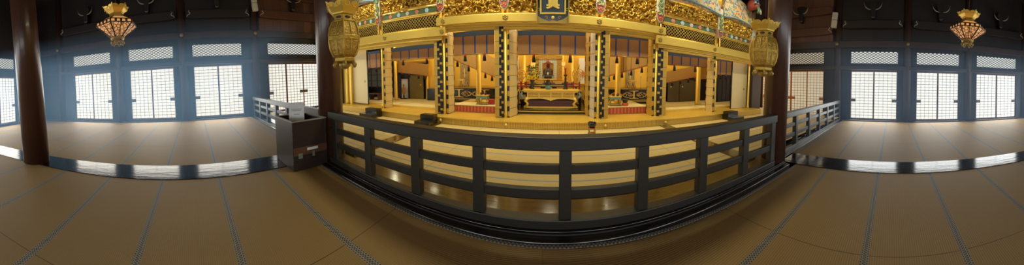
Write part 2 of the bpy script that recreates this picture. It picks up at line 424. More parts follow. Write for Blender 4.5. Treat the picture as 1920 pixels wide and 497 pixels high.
# stepped base the centre railing stands on, the board behind it, the inner matted floor
trim(MB().box(-3.75, 3.75, 2.0, 2.12, -.12, .02), BLACKL, FC, .008)
trim(MB().box(-3.75, 3.75, 2.09, 2.125, -.1, .034), WOODK, FC, .006)
trim(MB().box(-3.75, 3.75, 2.12, 2.34, -.12, .04), BLACKL, FC, .004)
trim(MB().box(-3.75, 3.75, 2.30, 2.63, -.1, .094), BOARD, FC, .004)
def flat_floor(name, mat, x0, x1, y0, y1, z, u0, v0, swap=False):
    mb = MB(); uvl = mb.bm.loops.layers.uv.new('UVMap'); vs = [mb.bm.verts.new(p) for p in ((x0, y0, z), (x1, y0, z), (x1, y1, z), (x0, y1, z))]; f = mb.bm.faces.new(vs)
    for l in f.loops: l[uvl].uv = (l.vert.co.x - u0, l.vert.co.y - v0)
    return st(mb, name, mat)
flat_floor('floor', TATI, -3.28, 3.08, 2.6, 5.9, .1, 0, 3.99 - .955)
flat_floor('floor', TATI, -10.0, -3.58, 2.75, 9.4, .1, 0, 3.99 - .955)
flat_floor('floor', TATI, 3.38, 9.75, 2.75, 9.4, .1, 0, 3.99 - .955)
trim(MB().box(-3.58, -3.28, 2.55, 5.87, -.1, .125), BOARD, FC, .006)
trim(MB().box(3.08, 3.38, 2.55, 5.87, -.1, .125), BOARD, FC, .006)

# ------------------------------------------------------------------ side halls: walls, shoji, lattice windows
ND, NW = [0], [0]
def shoji(mw, w, h, np_, warm=False, power=62):
    """origin at bottom centre, room side -Y"""
    ND[0] += 1; d = struct('door_%d' % ND[0], mw)
    fm, lm, pm = (FRAMEO, LATO, PAPERW) if warm else (FRAMEW, LATW, PAPER)  # warm set carries indoor lamplight in its paper and wood colours
    f = MB().box(-w / 2 - .05, -w / 2, -.03, .06, -.06, h + .06).box(w / 2, w / 2 + .05, -.03, .06, -.06, h + .06).box(-w / 2, w / 2, -.03, .06, h, h + .06).box(-w / 2, w / 2, -.03, .06, -.06, 0)
    f.build('door_frame', fm, d)
    pw = w / np_
    for i in range(np_):
        x0 = -w / 2 + i * pw; x1 = x0 + pw; y = 0 if i % 2 else .028; t = .035
        p = MB().box(x0, x0 + t, y, y + .026, 0, h).box(x1 - t, x1, y, y + .026, 0, h).box(x0 + t, x1 - t, y, y + .026, h - .05, h).box(x0 + t, x1 - t, y, y + .026, 0, .06)
        po = p.build('sliding_panel', fm, d)
        l = MB(); nr, nc = 16, 5
        for k in range(1, nc): xx = x0 + t + (pw - 2 * t) * k / nc; l.box(xx - .0055, xx + .0055, y + .004, y + .016, .06, h - .05)
        for k in range(1, nr): zz = .06 + (h - .11) * k / nr; l.box(x0 + t, x1 - t, y + .006, y + .018, zz - .008, zz + .008)
        l.build('lattice', lm, po)
        MB().box(x0 + .01, x1 - .01, y + .0205, y + .0225, .02, h - .02).build('paper', pm, po)
        side = 0 if i == 0 else (1 if i == np_ - 1 else i % 2)
        if np_ > 2 and i == 1: side = 1
        hx = x0 + .01 if side == 0 else x1 - .23
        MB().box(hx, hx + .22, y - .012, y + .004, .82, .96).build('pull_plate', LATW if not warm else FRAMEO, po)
    l_ = bpy.data.lights.new('daylight', 'AREA'); l_.shape = 'RECTANGLE'; l_.size = w; l_.size_y = h; l_.energy = power * w * h / 4.8; l_.color = (1, .86, .66) if warm else (.93, .98, 1)
    lo = bpy.data.objects.new('daylight', l_); COL.objects.link(lo); lo.matrix_world = mw @ T((0, -.1, h / 2)) @ Matrix.Rotation(-PI / 2, 4, 'X')
    return d
def ranma(mw, w, h, warm=False):
    NW[0] += 1; d = struct('window_%d' % NW[0], mw)
    MB().box(-w / 2 - .05, -w / 2, -.03, .05, -.05, h + .05).box(w / 2, w / 2 + .05, -.03, .05, -.05, h + .05).box(-w / 2, w / 2, -.03, .05, h, h + .05).box(-w / 2, w / 2, -.03, .05, -.05, 0).build('window_frame', RANMA, d)
    l = MB(); s = .2; sl = .575                     # diamond lattice: two families of slanted bars
    for sgn in (1, -1):
        k = -w / 2 - h / sl * 1.0
        while k < w / 2 + h / sl:
            # line z = sgn*sl*(x-k)
            pts = []
            xa, xb = (k, k + h / sl) if sgn > 0 else (k, k - h / sl)
            za, zb = 0, h
            def cl(xa, za, xb, zb):
                for lim, s_ in ((-w / 2, 1), (w / 2, -1)):
                    if (xa - lim) * s_ < 0 and (xb - lim) * s_ < 0: return None
                    if (xa - lim) * s_ < 0: tt = (lim - xa) / (xb - xa); xa, za = lim, za + tt * (zb - za)
                    elif (xb - lim) * s_ < 0: tt = (lim - xb) / (xa - xb); xb, zb = lim, zb + tt * (za - zb)
                return xa, za, xb, zb
            c = cl(xa, za, xb, zb)
            if c and abs(c[0] - c[2]) > .02:
                a = Vector((c[0], 0 if sgn > 0 else .012, c[1])); b = Vector((c[2], a.y, c[3])); dv = (b - a).normalized(); nn = Vector((-dv.z, 0, dv.x)) * .0135
                l.prism([(a.x + nn.x, a.z + nn.z), (b.x + nn.x, b.z + nn.z), (b.x - nn.x, b.z - nn.z), (a.x - nn.x, a.z - nn.z)], a.y, a.y + .012)
            k += s
    l.build('lattice', RANMA, d)
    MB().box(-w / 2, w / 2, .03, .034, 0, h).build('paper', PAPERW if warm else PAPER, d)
LB = [(-5.94, -3.88, 2), (-2.95, -.88, 2), (.0, 2.22, 2), (3.48, 7.2, 4)]
RB = [(-6.40, -4.12, 2), (-3.21, -1.17, 2), (-.29, 1.88, 2), (3.2, 6.72, 4)]
def side_wall(name, F, sgn, bays, z0, z1, w0, w1, xw, yend):
    """sgn +1: the left wall (room on its +x side); -1: the right wall"""
    a, b = (xw - .2, xw) if sgn > 0 else (xw, xw + .2)
    mb = MB(); mb.box(a, b, YB, yend, -.3, z0).box(a, b, YB, yend, z1, w0).box(a, b, YB, yend, w1, 6.6)
    ys = [YB] + [q for t in bays for q in t[:2]] + [yend]
    for i in range(0, len(ys), 2): mb.box(a, b, ys[i], ys[i + 1], z0, z1).box(a, b, ys[i], ys[i + 1], w0, w1)
    st(mb, name, WALLW, F)
    for y0, y1, n in bays:
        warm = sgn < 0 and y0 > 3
        rot = PI / 2 if sgn > 0 else -PI / 2
        o = xw - .06 * sgn
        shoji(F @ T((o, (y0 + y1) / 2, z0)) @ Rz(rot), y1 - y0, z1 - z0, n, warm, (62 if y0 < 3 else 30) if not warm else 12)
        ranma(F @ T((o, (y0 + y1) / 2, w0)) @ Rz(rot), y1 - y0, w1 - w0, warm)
side_wall('wall_left', FL, 1, LB, .1, 2.41, 2.84, 3.36, XL, 10)
side_wall('wall_right', FR, -1, RB, .06, 2.32, 2.66, 3.2, XR, 10)
# back wall behind the camera with the same paper screens: daylight comes in there too
mb = MB(); mb.box(XL - .2, XR + .2, YB - .2, YB, -.3, .1).box(XL - .2, XR + .2, YB - .2, YB, 2.41, 2.84).box(XL - .2, XR + .2, YB - .2, YB, 3.36, 6.6)
BB = [-6.95 + 2.95 * i for i in range(6)]
xs = [XL - .2] + [q for c in BB for q in (c - 1.05, c + 1.05)] + [XR + .2]
for i in range(0, len(xs), 2): mb.box(xs[i], xs[i + 1], YB - .2, YB, .1, 2.41).box(xs[i], xs[i + 1], YB - .2, YB, 2.84, 3.36)
st(mb, 'wall_back', WALLW, FL)
for c in BB:
    shoji(FL @ T((c, YB - .06, .1)) @ Rz(PI), 2.1, 2.31, 2); ranma(FL @ T((c, YB - .06, 2.84)) @ Rz(PI), 2.1, .52)
st(MB().box(XL - .3, XR + .3, YB - .3, 10.2, 6.5, 6.7), 'ceiling', CEILW, FL)
st(MB().box(XL - .2, XR + .2, 9.9, 10.1, -.3, 6.6), 'wall_rear', WALLW, FL)
# posts and beams of the side walls
for F, sgn, xw, ys, zb, zn in ((FL, 1, XL, (-6.72, -3.42, -.44, 2.85), 3.62, 2.45), (FR, -1, XR, (-6.9, -3.66, -.73, 2.5), 3.38, 2.36)):
    for y in ys: trim(MB().lathe([(.2, -.1), (.2, 6.5)], 24, (xw - .05 * sgn, y, 0)), WOOD, F)
    a, b = (xw - .02, xw + .13) if sgn > 0 else (xw - .13, xw + .02)
    trim(MB().box(a - .06 * sgn * 0, b, YB, 9.5, zb, zb + .30), WOOD, F, .01)
    trim(MB().box(a, b, YB, 9.5, zn, zn + .16), WOOD, F, .01)
    trim(MB().box(a, b, YB, 9.5, -.05, .05), WOOD, F, .01)
    # upper tie beam with carved ends in each bay, brown boards above the bays by the altar
    for y0, y1 in zip(ys, ys[1:] + (9.0,)):
        x = xw + .12 * sgn; r = F @ T((x, (y0 + y1) / 2, 0)) @ Rz(PI / 2 if sgn > 0 else -PI / 2); L = (y1 - y0) / 2 - .26
        zt = zb + (.85 if sgn > 0 or y0 < 2 else .60)
        poly = [(-L, zt + .05), (-L * .8, zt), (L * .8, zt), (L, zt + .05), (L, zt + .36), (-L, zt + .36)]
        o = trim(MB().prism(poly, -.13, .1), WOODK if y0 < 2 else WOODR, r, .015)
        if y0 > 2: trim(MB().prism([(p, q + .95) for p, q in poly], -.13, .1), WOODR, r, .015)
        for s_ in (1, -1):
            pts = [(s_ * (L - .04 - .12 * t + .05 * math.sin(9 * t)), -.14, zt + .06 + .3 * t) for t in [i / 10 for i in range(11)]]
            MB().tube(pts, [.004 + .009 * math.sin(PI * i / 10) for i in range(11)], 6).build('scroll_line', CLAMP, o).matrix_parent_inverse = Matrix()
for F, xw, sgn, y0 in ((FL, XL, 1, 3.1), (FR, XR, -1, 2.76)):
    a, b = (xw, xw + .03) if sgn > 0 else (xw - .03, xw)
    trim(MB().box(a, b, y0, 9.0, 3.7 if sgn < 0 else 3.93, 6.4), PLANKB, F)
# hexagonal nail covers on the beam
for F, sgn, xw, ys, z in ((FL, 1, XL, (-6.72, -.44, 2.85), 3.77), (FR, -1, XR, (-.73, 2.5), 3.53)):
    for y in ys:
        o = trim(MB().lathe([(.085, 0), (.085, .02), (.05, .03), (.03, .05), (0, .055)], 6, m=Matrix.Rotation(-PI / 2 if sgn < 0 else PI / 2, 4, 'Y')), GOLDD, F @ T((xw + .255 * sgn, y, z)))
BRACKW = plain('bracket_wood', (26, 20, 18), .6, 0, .3, 6)
TUSKW = plain('dimmed_ivory_paint', (150, 142, 128), .6, 0, .1, 10)  # white tusk paint dimmed: the gloom high on the walls is in its colour
# carved brackets with white tusks, one above each bay
def bracket(mw, label):
    t = thing('carved_bracket', label, 'bracket', mw, 'tusked beam brackets')
    MB().prism([(-.16, .25), (.16, .25), (.2, .1), (.11, -.1), (.09, -.38), (.05, -.52), (-.05, -.52), (-.09, -.38), (-.11, -.1), (-.2, .1)], -.24, 0).build('head', BRACKW, t, bevel=.02)
    for s_ in (1, -1):
        pts = [(s_ * (.1 + .3 * math.sin(q * 1.5)), -.26 - .05 * q, -.12 + .30 * q * q) for q in [i / 8 for i in range(9)]]
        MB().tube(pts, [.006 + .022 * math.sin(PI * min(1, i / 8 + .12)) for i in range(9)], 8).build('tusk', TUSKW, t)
        MB().lathe([(0, 0), (.03, .008), (.0, .016)], 10, m=T((s_ * .1, -.245, .1)) @ Matrix.Rotation(PI / 2, 4, 'X')).build('eye', BRONZE, t)
    pts = [(-.08 + .16 * q, -.25, -.44 - .03 * math.sin(PI * q)) for q in [i / 6 for i in range(7)]]
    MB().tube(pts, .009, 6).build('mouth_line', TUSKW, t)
    return t
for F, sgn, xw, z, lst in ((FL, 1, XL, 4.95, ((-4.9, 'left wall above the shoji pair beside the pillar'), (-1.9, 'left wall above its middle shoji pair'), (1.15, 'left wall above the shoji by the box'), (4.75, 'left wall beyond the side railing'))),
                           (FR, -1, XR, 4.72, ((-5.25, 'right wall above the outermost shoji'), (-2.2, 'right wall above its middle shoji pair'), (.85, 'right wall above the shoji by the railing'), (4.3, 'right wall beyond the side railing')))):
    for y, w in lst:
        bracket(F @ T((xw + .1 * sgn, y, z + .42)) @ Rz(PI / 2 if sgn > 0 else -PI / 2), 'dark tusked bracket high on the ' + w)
# small white paired fittings hanging high by the corner posts
for F, p, w in ((FR, (9.86, 2.62, 4.62), 'right'), (FL, (-9.6, 2.85, 5.1), 'left')):
    t = thing('wall_fitting', 'small white two-piece fitting high on the post at the %s railing end' % w, 'fitting', F @ T(p) @ Matrix.Rotation(.12, 4, 'X'))
    MB().box(-.08, .08, -.12, .12, .0, .34).build('upper_case', CLAMP, t, bevel=.015)
    MB().box(-.085, .085, -.13, .11, -.36, -.02).build('lower_case', CLAMP, t, bevel=.015)
# big round pillars
def pillar(mw, r, z0, label):
    t = thing('round_pillar', label, 'pillar', mw)
    MB().lathe([(r, z0), (r, 6.6)], 40).build('shaft', PILLAR, t)
    return t
th = (63 - U0) / S
pillar(T((5.27 * math.sin(th), 5.27 * math.cos(th), 0)) @ Matrix.Rotation(math.radians(-2.6), 4, Vector((math.sin(th), math.cos(th), 0))), .31, -.02, 'dark round wooden pillar standing on the black sill of the left hall')
pillar(T((-3.75, 2.36, 0)), .245, -.02, 'dark round wooden pillar behind the offering box')
pillar(T((3.705, 2.36, 0)), .24, -.1, 'brown round wooden pillar behind the right hanging gold lantern')

# ------------------------------------------------------------------ railings
def railing(mw, x0, x1, posts, label, y=0, dz=0):
    t = thing('railing', label, 'railing', mw)
    MB().box(x0, x1, -.08, .08, .845 + dz, .98 + dz).build('top_rail', RAILB, t, bevel=.012)
    for a, b in ((.594, .687), (.34, .44)): MB().box(x0, x1, -.035, .035, a + dz, b + dz).build('middle_rail', RAILB, t, bevel=.008)
    MB().box(x0, x1, -.065, .065, .04 + dz, .137 + dz).build('bottom_rail', RAILB, t, bevel=.01)
    for p in posts: MB().box(p - .062, p + .062, -.055, .055, .137 + dz, .845 + dz).build('post', RAILB, t, bevel=.008)
    return t
railing(T((0, 2.21, 0)), -3.5, 3.44, (-3.34, -2.455, -1.59, -.777, .124, .955, 1.783, 2.617, 3.37), 'long black wooden railing across the front of the gold altar')
railing(FL @ T((0, 2.62, 0)), -9.66, -4.12, [-9.5 + .885 * i for i in range(7)], 'black wooden railing from the left pillar to the left wall', dz=-.06)
railing(FR @ T((0, 2.36, .0)), 4.05, 9.93, [4.3 + .93 * i for i in range(7)], 'black wooden railing from the right pillar to the right wall', dz=-.03)
trim(MB().box(-9.9, -4.0, 2.46, 2.9, -.1, .04).box(-9.9, -4.0, 2.66, 2.92, -.1, .1), BLACKL, FL, .006)
trim(MB().box(3.95, 10.1, 2.2, 2.8, -.1, .015).box(3.95, 10.1, 2.45, 2.85, -.1, .12), BLACKL, FR, .006)

# ------------------------------------------------------------------ offering box with its notice
bx = thing('offering_box', 'dark wooden open-topped offering box in front of the left pillar', 'box', FL @ T((-3.84, 1.93, .01)))
# local: front face towards +x
W2, D2, HB = .40, .35, .85
b = MB().box(-W2, W2, -D2, -D2 + .035, 0, HB).box(-W2, W2, D2 - .035, D2, 0, HB).box(W2 - .035, W2, -D2 + .035, D2 - .035, 0, HB).box(-W2, -W2 + .035, -D2 + .035, D2 - .035, 0, HB).box(-W2 + .035, W2 - .035, -D2 + .035, D2 - .035, .3, .33)
BOXW = plain('box_wood', (46, 32, 27), .45, 0, .3, 5, (1, 1, 8)); b.build('body', BOXW, bx, bevel=.006)
RIMW = plain('worn_rim', (150, 142, 128), .6, 0, .2, 9)
MB().box(-W2 - .008, W2 + .008, -D2 - .008, -D2 + .03, HB, HB + .018).box(-W2 - .008, W2 + .008, D2 - .03, D2 + .008, HB, HB + .018).box(W2 - .03, W2 + .008, -D2 + .03, D2 - .03, HB, HB + .018).box(-W2 - .008, -W2 + .03, -D2 + .03, D2 - .03, HB, HB + .018).build('rim', RIMW, bx)
MB().box(W2 - .005, W2 + .014, -D2 + .01, D2 - .01, .26, .40).build('drawer_rail', WOODR, bx, bevel=.003)
MB().box(W2 + .002, W2 + .012, -D2 + .01, D2 - .01, .02, .24).build('drawer_front', BOXW, bx, bevel=.003)
MB().box(W2 + .014, W2 + .02, -.08, .14, .33, .375).build('name_strip', PAPERC, bx)
for y in (-.26, .02):
    h = MB().box(W2 + .012, W2 + .022, y, y + .085 if y < 0 else y + .05, .21, .30).build('latch_plate', METALG, bx, bevel=.002)
    MB().tube([(W2 + .024, y + .07 - .1 * q, .2 - .02 * math.sin(PI * q)) for q in [i / 8 for i in range(9)]], .006, 8).build('latch_pin', BRONZE, h)
for z in (.1, .3, .5, .7): 
    for y in (-D2 - .001, D2 + .001): MB().ball((W2 - .02, y, z), .008).build('nail', BRONZE, bx)
nt = thing('paper_notice', 'white paper notice leaning in the open top of the offering box', 'notice', FL @ T((-3.86, 1.88, .80)) @ Rz(math.radians(60)) @ Matrix.Rotation(math.radians(-20), 4, 'X'))
MB().box(-.15, .15, -.004, .004, .0, .36).build('sheet', PAPERC, nt)
for z, w in ((.22, .2), (.19, .17), (.12, .1)):
    g = MB(); x = -w / 2
    while x < w / 2: g.box(x, x + .011, -.0055, -.0035, z, z + .013); x += .016
    g.build('faint_text', INK, nt)
# ------------------------------------------------------------------ altar front
YF = 6.4
zs = .31
trim(MB().box(-9.0, 8.0, 5.87, 5.93, .05, .285), HEXG)
trim(MB().box(-9.0, 8.0, 5.85, 6.98, .285, zs), GOLD, FC, .006)
trim(MB().box(-9.0, 8.0, 5.86, 5.9, .1, .125), GOLDD, FC, .004)
F0 = set(COL.objects)
PX = [X(u, YF) for u in (650, 717, 833, 948, 1122, 1230, 1342, 1405)]
ords = ['far left', 'second', 'third', 'fourth', 'fifth', 'sixth', 'seventh', 'far right']
for i, x in enumerate(PX):
    o = MB().lathe([(.06, (zs + .001) / (1 - .012 * x)), (.06, zs + .12), (.045, zs + .14), (.045, 4.6)], 20, (0, 0, 0)).build('gilded_post', GOLDP, None, T((x, YF, 0)))
    tag(o, ('%s gilded post of the altar front' % ords[i]) if i in (0, 7) else '%s gilded post from the left along the altar front' % ords[i], 'post', 'gilded posts of the altar front')
for i, x in enumerate(PX[1:7]):
    MB().lathe([(.05, 0), (.045, .015), (.03, .02), (.02, .04), (0, .045)], 16, m=T((x + .12, 5.87, .2)) @ Matrix.Rotation(PI / 2, 4, 'X')).build('boss', GOLDP, None, FC)
    tag(bpy.context.scene.collection.objects[-1], 'small round gold boss on the altar step below the %s gilded post' % ords[i + 1], 'boss', 'gold bosses along the altar step')
def hexfit(x, y, z, par):
    o = MB()
    o.lathe([(.085, 0), (.085, .014), (.07, .02), (0, .02)], 6, m=T((x, y, z)) @ Matrix.Rotation(PI / 2, 4, 'X') @ Rz(PI / 6), smooth=False)
    for k in range(6): o.ball((x + .048 * math.cos(k * PI / 3 + .5), y - .022, z + .048 * math.sin(k * PI / 3 + .5)), .022, .012, .022, 8, 6)
    o.ball((x, y - .022, z), .024, .016, .024, 8, 6)
    return o.build('flower_fitting', GOLDD, par)
def beam(label, x0, x1, z0, z1, y, fits):
    t = thing('gilded_beam', label, 'beam', FC)
    MB().box(x0, x1, y, y + .14, z0, z1).build('timber', GOLDP, t, bevel=.012)
    for x in fits: hexfit(x, y - .001, (z0 + z1) / 2, t)
ZC0, ZC1, ZS0, ZS1 = 3.02, 3.25, 2.71, 2.975
beam('bright gold beam over the three centre bays below the plaque', X(820, 6.2), X(1246, 6.2), ZC0, ZC1, 6.17, (X(833, 6.2), X(948, 6.2), X(1122, 6.2), X(1236, 6.2)))
beam('gold side beam over the left altar bays', -8.75, X(836, 6.22), ZS0, ZS1, 6.2, (X(830, 6.2), X(723, 6.2)))
beam('gold side beam over the right altar bays', X(1229, 6.22), 7.85, ZS0, ZS1, 6.2, (X(1236, 6.2), X(1339, 6.2)))
for x0, x1, z0, z1 in ((PX[2], PX[5], 2.84, ZC0), (-8.6, PX[2], 2.51, ZS0), (PX[5], 7.8, 2.51, ZS0)):
    h_ = z1 - z0; trim(MB().box(x0, x1, 6.3, 6.42, z0 + h_ * .6, z1).box(x0, x1, 6.26, 6.36, z0 + h_ * .42, z0 + h_ * .68).box(x0, x1, 6.33, 6.44, z0, z0 + h_ * .42), GOLD, FC, .012)
# upper zone: carved panels, rosette boards, lattices
def relief(name, label, x0, x1, z0, z1, y, seed):
    t = thing(name, label, 'carved panel', T((0, 0, 0)), 'carved gold panels over the altar')
    f = .05
    MB().box(x0, x1, y - .05, y + .03, z0, z0 + f).box(x0, x1, y - .05, y + .03, z1 - f, z1).box(x0, x0 + f, y - .05, y + .03, z0 + f, z1 - f).box(x1 - f, x1, y - .05, y + .03, z0 + f, z1 - f).build('frame', GOLDP, t, bevel=.008)
    nx, nz = int((x1 - x0) / .017), int((z1 - z0) / .017); bm = bmesh.new(); g = []
    for i in range(nx + 1):
        row = []
        for j in range(nz + 1):
            x = x0 + f * .5 + (x1 - x0 - f) * i / nx; z = z0 + f * .5 + (z1 - z0 - f) * j / nz
            p = Vector((x * 5.2, z * 6.4, seed)); w = noise.noise_vector(p) * .9
            n1 = 1 - abs(noise.noise(p * 1.0 + w)) * 2.6; n2 = 1 - abs(noise.noise(p * 2.3 + w * 2)) * 2.4; n3 = noise.noise(p * 5)
            dpt = .10 * max(n1, -.5) + .06 * max(n2, -.5) + .02 * n3
            row.append(bm.verts.new((x, y - .02 - dpt, z)))
        g.append(row)
    for i in range(nx):
        for j in range(nz): bm.faces.new((g[i][j], g[i + 1][j], g[i + 1][j + 1], g[i][j + 1])).smooth = True
    k = MB(); k.bm.free(); k.bm = bm; rnd = random.Random(seed)
    for _ in range(int((x1 - x0) * 14)):       # curling leaf scrolls standing proud of the carving
        cx, cz, r0, a0, sg = rnd.uniform(x0 + .2, x1 - .2), rnd.uniform(z0 + .14, z1 - .12), rnd.uniform(.05, .11), rnd.uniform(0, 6.3), rnd.choice((1, -1))
        pts = [(cx + r0 * (1 - .7 * q) * math.cos(a0 + sg * 5 * q), y - .09 - .05 * math.sin(PI * q), cz + r0 * (1 - .7 * q) * math.sin(a0 + sg * 5 * q)) for q in [i / 10 for i in range(11)]]
        k.tube(pts, [.006 + .016 * math.sin(PI * (i + .6) / 11.5) for i in range(11)], 6)
    k.build('carving', CARVE, t)
    return t
def rosettes(label, x0, x1, z0, z1, y, n):
    t = thing('rosette_board', label, 'painted board', FC, 'green boards with flower rosettes')
    MB().box(x0, x1, y, y + .05, z0, z1).build('board', GREEN, t)
    MB().box(x0, x1, y - .02, y + .03, z1, z1 + .035).box(x0, x1, y - .02, y + .03, z0 - .035, z0).build('edge_strip', GOLD, t)
    MB().prism([(x0, z0), (x0 + .2, z0), (x0 + .12, (z0 + z1) / 2), (x0 + .2, z1), (x0, z1)], y - .012, y).build('end_leaf', PAINTR, t)
    MB().prism([(x1, z0), (x1 - .2, z0), (x1 - .12, (z0 + z1) / 2), (x1 - .2, z1), (x1, z1)], y - .012, y).build('end_leaf', PAINTR, t)
    for i in range(n):
        cx = x0 + (x1 - x0) * (.2 + .6 * i / max(1, n - 1)); cz = (z0 + z1) / 2; r = (z1 - z0) * .46
        m = MB()
        for k in range(6): m.ball((cx + r * .6 * math.cos(k * PI / 3), y - .006, cz + r * .6 * math.sin(k * PI / 3)), r * .42, .012, r * .42, 10, 6)
        m.ball((cx, y - .01, cz), r * .3, .014, r * .3, 10, 6)
        m.build('rosette', (ROSER, ROSEB, ROSEW, ROSER, ROSEB)[i % 5], t)
def lattice_panel(label, x0, x1, z0, z1, y):
    t = thing('gold_lattice', label, 'lattice', FC, 'gold lattice panels over the side bays')
    f = .04
    MB().box(x0, x1, y - .03, y + .03, z0, z0 + f).box(x0, x1, y - .03, y + .03, z1 - f, z1).box(x0, x0 + f, y - .03, y + .03, z0, z1).box(x1 - f, x1, y - .03, y + .03, z0, z1).build('frame', GOLDP, t, bevel=.006)
    l = MB(); h = z1 - z0 - 2 * f; s = .115
    for sg in (1, -1):
        k = x0 + f - h
        while k < x1 - f:
            xa, xb = max(k, x0 + f), min(k + h, x1 - f)
            if xb - xa > .01:
                za, zb = z0 + f + (xa - k), z0 + f + (xb - k)
                if sg < 0: za, zb = z0 + z1 - za, z0 + z1 - zb
                l.tube([(xa, y - .004 * sg, za), (xb, y - .004 * sg, zb)], .012, 6)
            k += s
    l.build('diagonal_bars', GOLDD, t)
    MB().box(x0 + f, x1 - f, y + .03, y + .05, z0 + f, z1 - f).build('backing', BLACKL, t)
bn = ['outermost left', 'inner left', 'left of centre', 'centre', 'right of centre', 'inner right', 'outermost right']
def nose(x, z0, z1, label, w=.27):
    t = thing('painted_beam_end', label, 'beam end', T((x, 6.26, 0)), 'painted shield-shaped beam ends')
    def shield(s_, a, b):
        hw = w / 2 * s_; return [(-hw, b), (-hw, a + hw * 1.5), (-hw * .8, a + hw * .7), (-hw * .4, a + hw * .18), (0, a), (hw * .4, a + hw * .18), (hw * .8, a + hw * .7), (hw, a + hw * 1.5), (hw, b)]
    MB().prism(shield(1, z0, z1), -.06, .1).build('border', PAINTW, t, bevel=.01)
    MB().prism(shield(.84, z0 + .03, z0 + .32), -.075, -.05).build('red_field', PAINTR, t, bevel=.006)
    m = MB()
    for k in range(5): m.prism([(-w * .36 + .04 * (k % 2), z0 + .24 + .14 * k), (w * .3, z0 + .22 + .14 * k), (w * .36 - .05 * (k % 2), z0 + .33 + .14 * k), (-w * .2, z0 + .37 + .14 * k)], -.09 - .004 * k, -.055)
    m.build('leaf_scroll', PAINTG, t)
    m = MB()
    for k in range(4): m.tube([(-w * .3 + w * .6 * q, -.098, z0 + .3 + .16 * k + .05 * math.sin(6 * q + k)) for q in [i / 8 for i in range(9)]], .012, 6)
    for k in range(3): m.ball((-.05 + .05 * k, -.085, z0 + .12 + .03 * (k % 2)), .016, .012, .016, 8, 6)
    m.build('scroll_line', GOLD, t)
    m = MB()
    for k in range(3): m.ball((.05 * (k - 1), -.09, z0 + .24 + .02 * (k % 2)), .03, .014, .022, 8, 6)
    m.build('wave_crest', PAINTW, t)
nz = {1: 3.33, 2: 3.43, 3: 3.36, 4: 3.36, 5: 3.39, 6: 3.34, 7: 2.95}
for i in range(1, 8): nose(PX[i], nz[i], 4.5, 'painted red and green beam end in front of the %s gilded post' % (ords[i] if i < 7 else 'far right'), .27 if i < 7 else .2)
for i in range(7):
    x0, x1 = PX[i] + .1, PX[i + 1] - .1
    if 2 <= i <= 4:
        relief('gold_relief', 'deeply carved gold panel over the %s altar bay' % bn[i], x0, x1, 3.29, 4.4, 6.36, 11 + i)
        trim(MB().box(x0, x1, 6.28, 6.36, ZC1, 3.29), GOLDD)
    else:
        zt = 4.21
        relief('gold_relief', 'deeply carved gold panel over the %s altar bay' % bn[i], x0, x1, 3.71, zt, 6.36, 11 + i)
        rosettes('green board with flower rosettes over the %s altar bay' % bn[i], x0 - .05, x1 + .05, 3.485, 3.655, 6.33, 5)
        lattice_panel('gold diagonal lattice over the %s altar bay' % bn[i], x0, x1, 2.99, 3.44, 6.36)
# painted rainbow beams above the outer bays
for i, a, b in ((0, PX[0], PX[1]), (1, PX[1], PX[2]), (5, PX[5], PX[6]), (6, PX[6], PX[7])):
    m = MB(); n = 14; lo = []; hi = []
    for k in range(n + 1):
        q = k / n; x = a + .08 + (b - a - .16) * q; lo.append((x, 4.18 + .12 * math.sin(PI * q))); hi.append((x, 4.6 + .12 * math.sin(PI * q)))
    m.prism(lo + hi[::-1], 6.16, 6.4)
    t = thing('painted_beam', 'painted curved beam above the %s altar bay' % bn[i], 'beam', FC); m.build('timber', PAINT, t, bevel=.02)
    MB().tube([(p[0], 6.15, p[1] + .05) for p in lo], .03, 8).build('edge_roll', PAINTB, t)
    MB().prism([(a + .1, 4.62), (b - .1, 4.62), (b - .3, 5.1), ((a + b) / 2, 5.3), (a + .3, 5.1)], 6.25, 6.4).build('frog_leg_strut', PAINT, t)
F1 = set(COL.objects)
# horned painted beast head at the right end of the altar front
t = thing('carved_beast_head', 'painted beast head with a white tusk at the right top end of the altar', 'carving', T((X(1404, 6.0), 5.95, 4.62)))
MB().ball((0, 0, .1), .2, .24, .24, 14, 10).ball((.0, -.2, -.02), .12, .16, .12, 12, 8).build('head', PAINTR, t)
for ex in (-.08, .1): MB().ball((ex, -.22, .13), .05, .04, .05).build('eye', WHITE, t)
MB().box(-.15, .15, -.3, -.2, .06, .09).tube([(-.15, -.18, .2), (-.05, -.26, .22), (.05, -.26, .22), (.15, -.18, .2)], .03, 8).build('brow', PAINTB, t)
MB().tube([(.06, -.3, -.05), (.12, -.32, -.2), (.2, -.3, -.28), (.27, -.26, -.18), (.28, -.24, -.05)], [.03, .04, .035, .028, .006], 8).build('tusk', CLAMP, t)
MB().tube([(-.02, -.3, -.05), (-.02, -.36, -.18), (-.04, -.32, -.32)], [.07, .06, .05], 10).build('trunk', PAINTG, t)
# plaque with the two characters
t = thing('name_plaque', 'dark blue-black plaque with gold characters hanging over the altar centre', 'plaque', T((X(1036, 6.0), 6.0, 2.97)) @ Matrix.Rotation(math.radians(8), 4, 'X'))
MB().box(-.43, .43, 0, .07, -.02, 1.35).build('back_board', BLACKL, t, bevel=.01)
MB().box(-.30, .30, -.02, .0, .25, 1.2).build('field', plain('plaque_field', (44, 56, 66), .35), t)
MB().box(-.34, -.30, -.05, .0, .21, 1.24).box(.30, .34, -.05, .0, .21, 1.24).box(-.30, .30, -.05, .0, .21, .25).box(-.30, .30, -.05, .0, 1.2, 1.24).build('inner_frame', GOLD, t, bevel=.006)
m = MB()
m.box(-.43, -.40, -.06, 0, -.02, 1.35).box(.40, .43, -.06, 0, -.02, 1.35)
m.prism([(-.43, -.02), (-.43, .2), (-.38, .16), (-.30, .1), (-.2, .06), (-.1, .03), (0, .06), (.1, .03), (.2, .06), (.3, .1), (.38, .16), (.43, .2), (.43, -.02)], -.03, 0)
